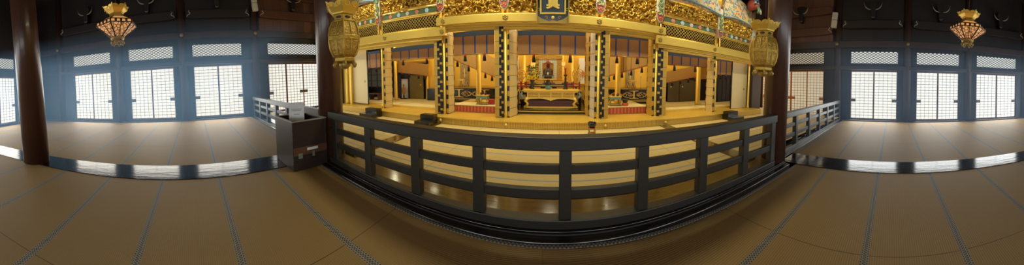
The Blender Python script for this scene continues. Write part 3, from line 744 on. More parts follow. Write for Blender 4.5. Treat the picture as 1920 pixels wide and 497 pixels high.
for s_ in (1, -1):
    for cx, cz in ((.17, .12), (.37, .32), (.38, .6), (.37, .9)):
        m.tube([(s_ * (cx + .045 * (1 - .7 * q) * math.cos(6 * q)), -.035, cz + .045 * (1 - .7 * q) * math.sin(6 * q)) for q in [i / 12 for i in range(13)]], .009, 6)
m.build('outer_frame', GOLDD, t, bevel=.004)
MB().lathe([(.045, 0), (.04, .015), (.02, .02), (0, .02)], 16, m=T((0, -.03, .12)) @ Matrix.Rotation(PI / 2, 4, 'X')).build('crest', GOLDP, t)
for ch, z in (('真', .38), ('見', .76)):
    c = bpy.data.curves.new('character', 'FONT'); c.body = ch; c.size = .36; c.extrude = .012; c.bevel_depth = .006; c.offset = .006; c.align_x = 'CENTER'
    o = bpy.data.objects.new('character', c); COL.objects.link(o); o.parent = t; o.rotation_euler = (PI / 2, 0, 0); o.location = (0, -.032, z); c.materials.append(GOLDP)
    bpy.context.view_layer.update(); me = bpy.data.meshes.new_from_object(o); q = bpy.data.objects.new('character', me); COL.objects.link(q); q.parent = t; q.rotation_euler = o.rotation_euler; q.location = o.location; bpy.data.objects.remove(o)

# blinds with tassels, one per bay
def tassel(mb_top, mb_low, x, y, z, s=1.0):
    mb_top.lathe([(0, .0), (.02 * s, -.01 * s), (.028 * s, -.045 * s), (.026 * s, -.06 * s), (0, -.06 * s)], 10, (x, y, z))
    mb_low.lathe([(.026 * s, -.055 * s), (.032 * s, -.08 * s), (.04 * s, -.17 * s), (.0, -.175 * s)], 10, (x, y, z))
def blind(label, x0, x1, z0, z1, zh, y, bands, tas, ts=1.0):
    t = thing('bamboo_blind', label, 'blind', FC, 'rolled bamboo blinds in the altar bays')
    MB().box(x0, x1, y, y + .02, z0, z1 - .0).build('valance', BLIND, t)
    MB().box(x0, x1, y - .008, y + .028, zh, z1).build('header_band', BLUE, t)
    for u in bands: x = X(u, y); MB().box(x - .022, x + .022, y - .006, y, z0, zh).build('band', BLUEB, t)
    MB().tube([(x0, y + .01, z0 - .01), (x1, y + .01, z0 - .01)], .018, 8).build('bottom_pole', GOLDD, t)
    for u in tas:
        x = X(u, y); a, b_ = MB(), MB(); tassel(a, b_, x, y - .02, z0 + .01, ts); MB
        o = a.build('tassel', REDT, t); b_.build('fringe', BLACKT, o)
YBL = 6.62
def zz(u, v): return Z(u, v, YBL)
blind('brown bamboo blind with blue bands in the outermost left altar bay', X(690, YBL), X(713, YBL), zz(700, 126), zz(700, 96), zz(700, 101), YBL, (694, 706), (692, 706), 1.3)
blind('brown bamboo blind with blue bands in the inner left altar bay', X(736, YBL), X(814, YBL), zz(770, 111), zz(770, 86), zz(770, 94), YBL, (752, 768, 785, 804), (757, 801), 1.3)
blind('brown bamboo blind with blue bands in the bay left of the altar centre', X(851.5, YBL), X(927, YBL), zz(890, 101), zz(890, 57.5), zz(890, 67), YBL, (869, 891, 913), (873, 909), 1.4)
blind('wide brown bamboo blind with blue bands in the centre altar bay', X(970.5, YBL), X(1097, YBL), zz(1035, 101.5), zz(1035, 56), zz(1035, 66), YBL, (993, 1021, 1050, 1078), (1001, 1069), 1.5)
blind('brown bamboo blind with blue bands in the bay right of the altar centre', X(1143, YBL), X(1214, YBL), zz(1180, 106), zz(1180, 64), zz(1180, 74), YBL, (1154, 1177, 1198), (1156, 1194), 1.4)
blind('brown bamboo blind with blue bands in the inner right altar bay', X(1252, YBL), X(1325, YBL), zz(1288, 123), zz(1288, 101), zz(1288, 107), YBL, (1260, 1277, 1294, 1309), (1264, 1303), 1.3)
blind('brown bamboo blind with blue bands in the outermost right altar bay', X(1345, YBL), X(1371.5, YBL), zz(1355, 139), zz(1355, 110), zz(1355, 115), YBL, (1351, 1362), (1351, 1361), 1.3)
F2 = set(COL.objects)
# folding doors at the posts
def leaf(par, p0, p1, z0, z1, face, th_=.045):
    a, b_ = Vector((p0[0], p0[1], 0)), Vector((p1[0], p1[1], 0)); d = b_ - a; L = d.length; ang = math.atan2(d.y, d.x)
    m = T(a) @ Rz(ang)
    o = MB().box(0.02, L - .02, -th_ / 2, th_ / 2, z0, z1, m).build('leaf', face, par)
    MB().box(-.004, .022, -th_ / 2 - .006, th_ / 2 + .006, z0 - .01, z1 + .01, m).box(L - .022, L + .004, -th_ / 2 - .006, th_ / 2 + .006, z0 - .01, z1 + .01, m).build('checked_stile', CHECK, o)
    return o
def fdoor(label, leaves, z1):
    t = thing('folding_door', label, 'door', FC, 'folding doors of the altar front')
    for (ua, Ya, ub, Yb, face) in leaves: leaf(t, (X(ua, Ya), Ya), (X(ub, Yb), Yb), zs + .01, z1, face)
def stack(label, us, z1, golds):
    t = thing('folding_door', label, 'door', FC, 'folding doors of the altar front')
    for k, (ua, ub) in enumerate(zip(us, us[1:])):
        x0, x1 = X(ua, 6.32), X(ub, 6.32)
        o = MB().box(x0 + .004, x1 - .004, 6.34, 6.86, zs + .01, z1).build('leaf', REEDY if golds[k] else BLACKL, t, bevel=.004)
        MB().box(x0 + .001, x1 - .001, 6.318, 6.345, zs + .012, z1 + .002).build('edge_face', REEDY if golds[k] else (CHECKA, CHECKB)[k % 2], o)
ZDC, ZDS = 2.95, 2.6
fdoor('cream folding door standing open right of the second altar post', [(720, 6.36, 734, 6.86, REED)], ZDS)
stack('dark folded door edges left of the third altar post', [814.5, 820, 824.5, 829], ZDS, (1, 0, 0))
fdoor('cream folding door standing open right of the third altar post', [(838, 6.36, 850, 6.84, REED)], ZDC)
stack('folded gold and black door edges left of the fourth altar post', [928, 936, 940, 944], ZDC, (1, 0, 0))
fdoor('golden cream folding door on the left of the altar centre bay', [(953, 6.36, 969, 6.85, REED)], ZDC)
fdoor('pale grey folding door on the right of the altar centre bay', [(1117.5, 6.36, 1107, 6.75, REEDG), (1106, 6.78, 1098, 7.0, REEDY)], ZDC)
stack('folded black and gold door edges right of the fifth altar post', [1126.5, 1130, 1134, 1141.5], ZDC, (0, 0, 1))
fdoor('gold folding door standing open left of the sixth altar post', [(1226, 6.36, 1215, 6.8, REEDY)], ZDC)
stack('folded black and gold door edges right of the sixth altar post', [1234, 1238.5, 1243, 1250], ZDS, (0, 0, 1))
fdoor('cream folding door standing open left of the seventh altar post', [(1340, 6.3, 1326, 6.75, REED)], ZDS)
# plain sliding panels at both ends
for u0, u1, uk, w, y in ((660, 688.5, 683.5, 'left', 6.6), (1373, 1402, 1396, 'right', 6.6)):
    t = thing('sliding_screen', 'plain cream sliding panel at the %s end of the altar front' % w, 'door', FC)
    x0, x1 = X(u0, y), X(u1, y)
    MB().box(x0, x1, y, y + .03, zs + .02, 2.6).build('panel', CREAM, t)
    MB().box(x0 - .02, x0 + .015, y - .01, y + .04, zs + .01, 2.6).box(x1 - .015, x1 + .02, y - .01, y + .04, zs + .01, 2.6).box(x0, x1, y - .008, y + .038, zs + .01, zs + .04).build('edge_frame', BLACKL, t)
    MB().lathe([(.045, 0), (.045, .008), (.03, .012), (0, .01)], 14, m=T((X(uk, y), y, 1.27)) @ Matrix.Rotation(PI / 2, 4, 'X')).build('round_pull', GOLDD, t)
F3 = set(COL.objects)
for a, b in ((643, 650), (652, 659)): trim(MB().box(X(a, 6.5), X(b, 6.5), 6.45, 6.55, zs, 2.65), GOLD, FC, .01)
# dark timber posts and boards beyond the ends of the altar front
trim(MB().box(X(1409, 6.4), X(1425, 6.4), 6.3, 6.6, .1, 5.5), WOOD, FC, .01)
trim(MB().box(X(628, 6.4), X(642, 6.4), 6.3, 6.6, .1, 5.5), WOOD, FC, .01)
trim(MB().box(X(1409, 6.4), X(1425, 6.4), 6.45, 6.6, 1.85, 2.0).box(7.9, 9.8, 6.5, 6.6, 2.2, 6.4), WOODR, FC, .01)
trim(MB().box(-10.1, X(640, 6.5), 6.5, 6.6, 2.75, 6.4), WOODR)
# the beams of the altar front run slightly downhill from left to right
bpy.context.view_layer.update()
for o in (F1 - F0) | (F3 - F2):
    if o.type != 'MESH': continue
    mw = o.matrix_world.copy(); inv = mw.inverted()
    for v in o.data.vertices:
        p = mw @ v.co; p.z -= .012 * p.x * p.z; v.co = inv @ p
# step stools, bowl on its stand
def stool(x, y, w, label):
    t = thing('step_stool', label, 'step', T((x, y, .1)), 'black step stools at the altar')
    MB().box(-w / 2, w / 2, -.02, .26, 0, .30).build('upper_step', BLACKL, t, bevel=.01)
    MB().box(-w / 2 - .03, w / 2 + .03, -.3, -.02, 0, .14).build('lower_step', BLACKL, t, bevel=.01)
    MB().box(-w / 2 + .05, w / 2 - .05, 0, .2, .301, .306).build('tread_pad', RAILB, t)
stool(X(692, 5.55), 5.58, .62, 'black two-step stool at the left end of the altar step')
stool(X(797, 5.55), 5.58, .46, 'black two-step stool below the third altar post')
stool(X(1379, 5.55), 5.58, .52, 'black two-step stool at the right end of the altar step')
gp = at(1110, 252, 5.4)
t = thing('bowl_stand', 'small gold openwork stand with red trim under the black bowl', 'stand', T((gp.x, 5.42, .1)))
for sx in (-1, 1):
    for sy in (-1, 1): MB().tube([(sx * .075, sy * .075, 0), (sx * .07, sy * .07, .05), (sx * .078, sy * .078, .16)], [.016, .011, .014], 8).build('leg', GOLDD, t)
MB().lathe([(.085, .163), (.09, .168), (.085, .18), (.06, .18)], 20).build('red_collar', RED, t)
MB().box(-.08, .08, -.08, .08, .03, .045).build('shelf', GOLDD, t)
MB().tube([(.0, -.07, .06), (.05, -.08, .035), (.08, -.1, .03)], .012, 8).build('red_cord', RED, t)
o = MB().lathe([(.0, 0), (.06, 0), (.095, .03), (.108, .08), (.1, .13), (.094, .13), (.098, .08), (.08, .03), (0, .015)], 24).build('black_bowl', BLACKL, None, T((gp.x, 5.42, .281)))
tag(o, 'black bowl resting on the small gold stand before the altar step', 'bowl')

# ------------------------------------------------------------------ inside the altar
flat_floor('floor', TATA, -9.4, 9.2, 6.98, 9.7, .38, 0, 0)
trim(MB().box(-9.2, PX[2], 6.9, 6.99, .3, .384).box(PX[5], 8.6, 6.9, 6.99, .3, .384), GOLD)
trim(MB().box(PX[2] + .05, PX[5] - .05, 6.9, 6.97, .31, .33), GOLDD)
tag(MB().box(PX[2] + .1, PX[3] - .05, 6.93, 6.95, .33, .52).build('brocade_strip', BROC), 'red striped brocade strip along the raised floor in the bay left of centre', 'cloth', 'red brocade strips')
tag(MB().box(PX[4] + .05, PX[5] - .1, 6.93, 6.95, .33, .52).build('brocade_strip', BROC), 'red striped brocade strip along the raised floor in the bay right of centre', 'cloth', 'red brocade strips')
flat_floor('floor', TATA, PX[2], PX[3] + .05, 6.95, 9.5, .54, 0, 0.2)
flat_floor('floor', TATA, PX[4] - .05, PX[5], 6.95, 9.5, .54, 0, 0.2)
trim(MB().box(PX[2], PX[3], 6.95, 9.5, .39, .535).box(PX[4], PX[5], 6.95, 9.5, .39, .535), GOLDD)
trim(MB().box(PX[3] + .1, PX[4] - .1, 6.95, 9.6, .31, .44), BLACKL, FC, .01)
trim(MB().box(PX[3] + .1, PX[4] - .1, 6.93, 6.96, .40, .425), GOLD)
st(MB().box(-4.6, 4.4, 9.5, 9.6, .3, 5), 'altar_back_wall', GOLDW)
st(MB().box(-9.4, -4.6, 9.3, 9.4, .3, 5).box(4.4, 9.0, 9.3, 9.4, .3, 5), 'altar_side_wall', WOODK)
st(MB().box(-9.4, 9.0, 6.5, 9.6, 4.6, 4.7), 'altar_ceiling', GOLDW)
# black dais with gold arabesques behind the bays
def dais(label, x0, x1, motifs):
    t = thing('altar_dais', label, 'dais', FC)
    MB().box(x0, x1, 8.75, 9.43, .54, 1.0).build('body', BLACKL, t, bevel=.01)
    MB().box(x0, x1, 8.72, 9.43, 1.0, 1.03).box(x0, x1, 8.73, 8.75, .54, .57).build('edge', GOLDD, t)
    for kind, u in motifs:
        cx = X(u, 8.74); m = MB(); y = 8.742
        if kind == 'a':
            for s_ in (1, -1):
                for (ox, r, w) in ((.12, .09, 1), (.30, .07, -1), (.42, .05, 1)):
                    m.tube([(cx + s_ * (ox + r * (1 - .55 * q) * math.cos(PI + w * 6.5 * q)), y, .77 + r * (1 - .55 * q) * math.sin(PI + w * 6.5 * q)) for q in [i / 16 for i in range(17)]], .011, 6)
                m.tube([(cx + s_ * .48 * q, y, .77 + .11 * math.sin(PI * q)) for q in [i / 12 for i in range(13)]], .010, 6)
                m.tube([(cx + s_ * .48 * q, y, .77 - .11 * math.sin(PI * q)) for q in [i / 12 for i in range(13)]], .010, 6)
            m.build('arabesque', GOLDP, t)
        else:
            m.prism([(cx - .22, .955), (cx - .18, .93), (cx - .05, .925), (cx - .03, .88), (cx - .03, .69), (cx - .05, .645), (cx - .18, .635), (cx - .22, .61), (cx + .22, .61), (cx + .18, .635), (cx + .05, .645), (cx + .03, .69), (cx + .03, .88), (cx + .05, .925), (cx + .18, .93), (cx + .22, .955)], y - .008, y + .01)
            m.build('corner_fitting', GOLDP, t)
dais('black lacquer dais with gold arabesques behind the bay left of centre', -4.55, PX[3] - .1, (('a', 884), ('f', 860), ('f', 908)))
dais('black lacquer dais with gold arabesques behind the bay right of centre', PX[4] + .1, 4.35, (('a', 1168), ('f', 1190), ('a', 1214), ('a', 1145)))
def gpillar(u, Y, z0, r, label):
    o = MB().lathe([(r * 1.2, z0), (r * 1.2, z0 + .1), (r, z0 + .13), (r, 4.6)], 24).build('gold_pillar', GOLDP, None, T((X(u, Y), Y, 0))); tag(o, label, 'pillar', 'round gold pillars inside the altar')
gpillar(897.5, 8.0, .54, .105, 'round gold pillar inside the bay left of the altar centre')
gpillar(1159, 8.0, .54, .105, 'round gold pillar inside the bay right of the altar centre')
gpillar(741.5, 8.3, .38, .085, 'round gold pillar inside the inner left bay beside the open door')
gpillar(800.5, 9.1, .38, .07, 'slim gold pillar at the back of the inner left bay')
gpillar(1310, 7.9, .38, .11, 'round gold pillar inside the inner right bay')
# inner hanging blinds running back into the altar
def ivalance(label, pts, depth, tas, mat=BLINDI, nb=6):
    """pts: two (u, v_bottom, Y) ends"""
    t = thing('inner_blind', label, 'blind', FC, 'inner blinds of the altar')
    a, b_ = at(*pts[0]), at(*pts[1]); m = MB(); d = (b_ - a); n = Vector((-d.y, d.x, 0)).normalized() * .012
    def quad(p, q, dz0, dz1, off, mat_, nm, par):
        mb = MB(); vs = [mb.bm.verts.new(v) for v in (p + n * (off - 1) + Vector((0, 0, dz0)), q + n * (off - 1) + Vector((0, 0, dz0)), q + n * (off - 1) + Vector((0, 0, dz1)), p + n * (off - 1) + Vector((0, 0, dz1)),
              p + n * (off + 1) + Vector((0, 0, dz0)), q + n * (off + 1) + Vector((0, 0, dz0)), q + n * (off + 1) + Vector((0, 0, dz1)), p + n * (off + 1) + Vector((0, 0, dz1)))]
        for f in ((0, 1, 2, 3), (7, 6, 5, 4), (0, 4, 5, 1), (1, 5, 6, 2), (2, 6, 7, 3), (3, 7, 4, 0)): mb.bm.faces.new([vs[i] for i in f])
        return mb.build(nm, mat_, par)
    quad(a, b_, 0, depth, 0, mat, 'valance', t)
    quad(a, b_, -.02, .03, 0.6, BLIND, 'bottom_edge', t)
    for i in range(nb):
        q = (i + .5) / nb; p = a + d * q; e = d.normalized() * (.02 if mat is BLINDK else .008)
        quad(p - e, p + e, .0, depth, 0.35, BLUEB if mat is BLINDK else WOODR, 'band', t)
    for q in tas:
        p = a + d * q; x, y_ = MB(), MB(); tassel(x, y_, p.x, p.y - .03, p.z + .02, 1.3); o = x.build('tassel', REDT, t); y_.build('fringe', BLACKT, o)
ivalance('inner bamboo blind with tassels slanting back in the bay left of centre', ((847, 110, 7.1), (932, 146, 8.7)), .75, (.12, .35, .55, .72, .88))
ivalance('inner bamboo blind with tassels slanting back in the bay right of centre', ((1222, 121, 7.1), (1136, 144, 8.7)), .75, (.2, .42, .62, .8, .93))
ivalance('inner bamboo blind with tassels hanging across the inner left bay', ((746, 135, 8.5), (803, 142, 9.0)), .55, (.15, .4, .7, .9), BLINDK)
ivalance('inner bamboo blind with tassels hanging across the inner right bay', ((1248, 155, 8.9), (1308, 143, 8.2)), .5, (.2, .45, .7, .9), BLINDK)
ivalance('short inner blind with tassels behind the seventh altar post', ((1312, 148, 8.0), (1345, 146, 7.6)), .5, (.4,), BLINDK, 3)
# side rooms seen through the outer bays
def sidewall(label_, u0, v0, Y0, u1, v1, Y1, z0, mat):
    a, b_ = at(u0, v0, Y0), at(u1, v0, Y1); m = MB(); vs = [m.bm.verts.new(p) for p in ((a.x, Y0, z0), (b_.x, Y1, z0), (b_.x, Y1, a.z), (a.x, Y0, a.z))]; m.bm.faces.new(vs); ex = bmesh.ops.extrude_face_region(m.bm, geom=m.bm.faces[:])
    for v in [g for g in ex['geom'] if isinstance(g, bmesh.types.BMVert)]: v.co.y += .05
    return m
t = thing('sliding_screen', 'olive green sliding panel at the back of the inner left bay', 'door', FC)
MB().box(X(768, 9.2), X(794, 9.2), 9.16, 9.2, .38, Z(780, 141, 9.2)).build('panel', OLIVE, t)
MB().lathe([(.04, 0), (.04, .01), (0, .01)], 12, m=T((X(789, 9.2), 9.155, 1.1)) @ Matrix.Rotation(PI / 2, 4, 'X')).build('round_pull', GOLDP, t)
t = thing('niche_wall', 'white plastered niche wall at the back of the inner left bay', 'panel', FC)
MB().box(X(752, 9.2), X(767, 9.2), 9.2, 9.25, .38, Z(760, 148, 9.2)).build('board', PLASTER, t)
MB().box(X(765.5, 9.2), X(768, 9.2), 9.14, 9.24, .38, Z(760, 141, 9.2)).box(X(748, 9.2), X(752, 9.2), 9.14, 9.24, .38, Z(760, 141, 9.2)).box(X(748, 9.2), X(768, 9.2), 9.15, 9.24, Z(760, 148, 9.2), Z(760, 146.5, 9.2)).build('timber_frame', WOODK, t)
t = thing('round_mirror_stand', 'round ornament on a black stand in front of the white niche wall', 'ornament', T((X(756, 9.0), 9.0, .38)))
MB().lathe([(0, 0), (.2, 0), (.2, .03), (.05, .05), (.04, .2), (0, .2)], 16).build('stand', BLACKL, t)
MB().ball((0, 0, .42), .14, .05, .22, 16, 12).build('disc', plain('ornament_tan', (176, 128, 84), .5), t)
MB().ball((0, 0, .68), .05, .04, .09).build('finial', GOLDD, t)
for i, (u0, u1) in enumerate(((1253, 1274), (1275, 1305))):
    t = thing('sliding_screen', 'dark olive sliding panel at the back of the inner right bay, %s' % ('left of the pair' if i == 0 else 'right of the pair'), 'door', FC)
    MB().box(X(u0, 9.1), X(u1, 9.1), 9.06, 9.1, .38, Z(1280, 150, 9.1)).build('panel', plain('dark_olive%d' % i, (84, 70, 30), .5), t)
    MB().lathe([(.04, 0), (.04, .01), (0, .01)], 12, m=T((X(u0 + 5, 9.1), 9.055, 1.1)) @ Matrix.Rotation(PI / 2, 4, 'X')).build('round_pull', GOLDP, t)
# gold side wall and upper gold frieze seen in the inner bays
trim(MB().box(X(803, 9.25), X(833, 9.25), 9.2, 9.3, .38, 4.6), GOLDW)
trim(MB().box(X(744, 9.25), X(803, 9.25), 9.2, 9.3, Z(770, 118, 9.2), 4.6), GOLDW)
trim(MB().box(X(1246, 9.2), X(1312, 9.2), 9.16, 9.3, Z(1280, 138, 9.2), 4.6), GOLDW)
trim(MB().box(X(746, 9.1), X(803, 9.1), 9.05, 9.2, Z(770, 119, 9.1), Z(770, 116, 9.1)), GOLDD)
trim(MB().box(X(802, 9.0), X(815, 9.0), 8.9, 9.2, .38, Z(808, 166, 9.0)), BLACKL)
# dim screens in the outermost bays
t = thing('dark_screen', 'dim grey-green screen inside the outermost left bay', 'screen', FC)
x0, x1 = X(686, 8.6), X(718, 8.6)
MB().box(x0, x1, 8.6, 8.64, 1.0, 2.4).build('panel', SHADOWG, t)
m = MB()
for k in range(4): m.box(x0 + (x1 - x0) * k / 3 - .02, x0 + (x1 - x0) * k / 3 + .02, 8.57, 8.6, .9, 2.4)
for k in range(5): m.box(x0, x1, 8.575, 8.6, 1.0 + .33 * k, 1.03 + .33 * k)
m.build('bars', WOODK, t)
t = thing('low_desk', 'low wooden desk on the mats inside the outermost left bay', 'desk', T((X(703, 8.0), 8.0, .38)))
MB().box(-.35, .35, -.18, .18, .3, .34).build('desk_top', WOODR, t)
for sx in (-.3, .3): MB().box(sx - .02, sx + .02, -.15, .15, 0, .3).build('leg', WOODR, t)
t = thing('dark_screen', 'dark brown board screen inside the outermost right bay', 'screen', FC)
x0, x1 = X(1340, 8.4), X(1378, 8.4)
MB().box(x0, x1, 8.4, 8.44, .38, 2.4).build('panel', WOODK, t)
m = MB()
for k in range(6): m.box(x0 + (x1 - x0) * k / 5 - .015, x0 + (x1 - x0) * k / 5 + .015, 8.37, 8.4, .38, 2.4)
m.build('bars', WOOD, t)
# hanging scrolls and the stands in front of them
def scroll(label, u, v0, v1, w, Y):
    t = thing('hanging_scroll', label, 'scroll', T((X(u, Y), Y, (Z(u, v0, Y) + Z(u, v1, Y)) / 2)), 'hanging scrolls with radiating lines'); h = (Z(u, v0, Y) - Z(u, v1, Y)) / 2
    MB().box(-w / 2, w / 2, 0, .012, -h, h).build('mount', GOLDD, t)
    MB().box(-w * .36, w * .36, -.006, 0, -h * .86, h * .86).build('picture', SCROLL, t)
    MB().ball((0, -.012, 0), .05, .012, .24, 10, 8).build('figure', GOLDP, t)
    for hz in (-h, h): MB().tube([(-w / 2 - .03, 0, hz), (w / 2 + .03, 0, hz)], .02, 8).build('roller', GOLDP, t)
scroll('hanging scroll with radiating lines behind the bay left of centre', 871, 108, 166, .42, 9.46)
scroll('hanging scroll with radiating lines behind the bay right of centre', 1182, 112, 168, .42, 9.46)
def offstand(label, u, Y, z0, h=.34, w=.24):
    t = thing('offering_stand', label, 'stand', T((X(u, Y), Y, z0)))
    MB().box(-w / 2, w / 2, -w / 3, w / 3, h - .05, h).box(-w * .42, w * .42, -w * .3, w * .3, h - .09, h - .05).build('stand_top', GOLDP, t, bevel=.006)
    for sx in (-1, 1):
        for sy in (-1, 1): MB().tube([(sx * w * .36, sy * w * .25, h - .08), (sx * w * .3, sy * w * .2, h * .5), (sx * w * .42, sy * w * .28, 0)], [.02, .014, .02], 8).build('leg', GOLDP, t)
    MB().box(-w * .4, w * .4, -w * .28, w * .28, .03, .05).build('stretcher', GOLDD, t)
    return t
offstand('small gold stand below the left hanging scroll', 865, 9.1, 1.03, .36, .3)
offstand('small gold stand below the right hanging scroll', 1187, 9.1, 1.03, .36, .3)
t = thing('candlestick', 'thin gold candlestick on the dais right of the right scroll', 'candlestick', T((X(1202, 9.1), 9.1, 1.03)))
MB().lathe([(0, 0), (.05, 0), (.04, .02), (.008, .03), (.008, .5), (.03, .52), (0, .52)], 12).build('stem', GOLDD, t); MB().lathe([(0, .52), (.015, .52), (.012, .6), (0, .6)], 10).build('candle', WHITE, t)
def ortable(label, u, Y, z0, w=.42):
    t = thing('ornate_table', label, 'table', T((X(u, Y), Y, z0)), 'small ornate gold tables')
    MB().box(-w / 2, w / 2, -.15, .15, .30, .33).build('table_top', GOLDP, t, bevel=.006)
    MB().box(-w * .45, w * .45, -.13, .13, .22, .30).build('apron', TEAL, t)
    for sx in (-1, 1):
        for sy in (-1, 1): MB().tube([(sx * w * .4, sy * .11, .24), (sx * w * .44, sy * .12, .12), (sx * w * .4, sy * .1, .05), (sx * w * .46, sy * .13, 0)], [.028, .02, .018, .026], 8).build('leg', GOLDD, t)
    MB().box(-w * .42, w * .42, -.11, .11, .04, .06).build('base_frame', GOLDD, t)
    MB().ball((-.05, 0, .38), .05, .05, .05).lathe([(.03, .33), (.05, .36), (.03, .42), (0, .43)], 12, (.1, 0, 0)).build('vessel', BRONZE, t)
ortable('small ornate gold table at the foot of the left gold pillar', 905, 7.35, .54)
ortable('small ornate gold table at the foot of the right gold pillar', 1154, 7.35, .54)
t = thing('red_box', 'small red lacquer box beside the left ornate table', 'box', T((X(921.5, 7.4), 7.4, .54)))
MB().box(-.1, .1, -.08, .08, 0, .14).build('case', RED, t, bevel=.01); MB().box(-.105, .105, -.085, .085, .14, .165).build('lid', RED, t, bevel=.01)
gx = X(1173.5, 7.3)
o = MB().lathe([(0, 0), (.11, 0), (.125, .03), (.11, .08), (.09, .1), (0, .1)], 20).build('round_cushion', plain('orange_cushion', (214, 92, 40), .7), None, T((gx, 7.3, .54))); tag(o, 'orange round cushion under the bronze singing bowl', 'cushion')
o = MB().lathe([(0, 0), (.06, 0), (.09, .03), (.1, .1), (.104, .12), (.09, .12), (.08, .04), (0, .02)], 20).build('singing_bowl', BRONZE, None, T((gx, 7.3, .641))); tag(o, 'dark bronze singing bowl on the orange cushion', 'bowl')

# ---- centre of the altar
cx = X(1033, 7.3)
zt0 = .44
t = thing('altar_table', 'wide carved gold front table in the altar centre bay', 'table', T((cx, 7.35, zt0)))
w = .92
MB().box(-w, w, -.24, .24, .60, .66).box(-w * .96, w * .96, -.22, .22, .56, .60).build('table_top', GOLDP, t, bevel=.012)
for k in range(4):
    a = -w * .82 + k * w * .41; MB().box(a + .02, a + w * .41 - .02, -.205, -.19, .47, .55).box(a + .02, a + w * .41 - .02, -.205, -.19, .40, .445).build('openwork_panel', EMBOSS, t)
MB().box(-w * .84, w * .84, -.19, .19, .38, .56).build('frieze', GOLD, t)
n = 48; poly = [(-w * .9, .40)] + [(-w * .9 + 1.8 * w * i / n, .285 + .075 * abs(math.sin(2 * PI * i / n)) ** .6 + (.02 if i in (12, 36) else 0)) for i in range(n + 1)] + [(w * .9, .40)]
MB().prism(poly, -.22, -.18).build('scalloped_apron', GOLDP, t)
for sx in (-1, 1):
    for sy in (-1, 1): MB().tube([(sx * w * .82, sy * .17, .38), (sx * w * .9, sy * .19, .28), (sx * w * .8, sy * .17, .18), (sx * w * .88, sy * .19, .1)], [.06, .05, .04, .055], 10).build('leg', GOLDP, t)
    MB().tube([(sx * w * 1.0, -.2, .56), (sx * w * 1.06, -.22, .47), (sx * w * .96, -.2, .38), (sx * w * 1.04, -.22, .42)], [.03, .05, .04, .03], 8).build('painted_scroll', PAINTB, t)
MB().box(-w * .95, w * .95, -.22, .22, .06, .1).build('lower_shelf', GOLD, t, bevel=.008)
MB().box(-w * .8, w * .8, -.19, .19, .1, .3).build('inner_box', plain('maroon_lacquer', (70, 24, 20), .35), t)
MB().box(-w * .95, w * .95, -.24, .24, .0, .02).prism([(-w * .9, .06), (-w * .5, .02), (w * .5, .02), (w * .9, .06)], -.235, -.2).build('foot_frame', GOLDD, t)
zt = zt0 + .661
def P(u, Y): return X(u, Y)
# flower vase
t = thing('flower_vase', 'bronze vase with yellow and pink flowers on the left of the altar table', 'vase', T((P(998, 7.3), 7.3, zt)))
MB().lathe([(0, 0), (.07, 0), (.075, .02), (.045, .05), (.075, .12), (.07, .17), (.04, .2), (.085, .28), (.09, .3), (.05, .3)], 18).build('vessel', BRONZE, t)
m = MB(); rnd = random.Random(3)
for k in range(90):
    a, r, z = rnd.uniform(0, 6.28), rnd.uniform(.02, .24), rnd.uniform(.3, .78); r *= (1 - abs(z - .5) * 1.2)
    p = Vector((r * math.cos(a), r * .7 * math.sin(a), z)); d = Vector((math.cos(a), math.sin(a) * .7, rnd.uniform(.2, 1))).normalized() * rnd.uniform(.05, .1)
    m.tube([p, p + d * .5, p + d], [.004, .018, .002], 5)
m.build('foliage', LEAFM, t)
for zz0, zz1, R_, nf, mt in ((.34, .46, .25, 26, YELLOW), (.52, .62, .2, 12, YELLOW), (.48, .6, .14, 9, PINK), (.62, .72, .12, 6, ROSEB)):
    for k in range(nf):
        a, r, z = rnd.uniform(PI, 2 * PI) , rnd.uniform(.4, 1) * R_, rnd.uniform(zz0, zz1)
        MB().ball((r * math.cos(a), r * .8 * math.sin(a), z), .026, .022, .022, 8, 5).build('blossom', mt, t)
# incense burner
t = thing('incense_burner', 'teal and bronze incense burner in the middle of the altar table', 'incense burner', T((P(1028, 7.25), 7.25, zt)))
MB().lathe([(0, 0), (.06, 0), (.085, .02), (.09, .12), (.07, .14), (0, .14)], 18).build('pot', TEAL, t)
MB().lathe([(.1, .14), (.11, .18), (.08, .24), (.06, .25), (.07, .3), (.03, .32), (0, .32)], 18).build('lid', BRONZE, t)
for s_ in (-1, 1): MB().tube([(s_ * .08, 0, .17), (s_ * .13, 0, .2), (s_ * .13, 0, .27), (s_ * .1, 0, .3)], .014, 8).build('handle', BRONZE, t)
# candle stand
t = thing('candle_stand', 'dark bronze candle stand with red candle on the right of the altar table', 'candlestick', T((P(1060.5, 7.3), 7.3, zt)))
MB().lathe([(0, 0), (.08, 0), (.085, .03), (.05, .06), (.065, .11), (.03, .15), (.05, .22), (.022, .28), (.035, .34), (.018, .4), (.065, .46), (.06, .48), (0, .48)], 16).build('stem', BRONZE, t)
MB().lathe([(0, .48), (.02, .48), (.026, .7), (0, .7)], 12).build('candle', RED, t)
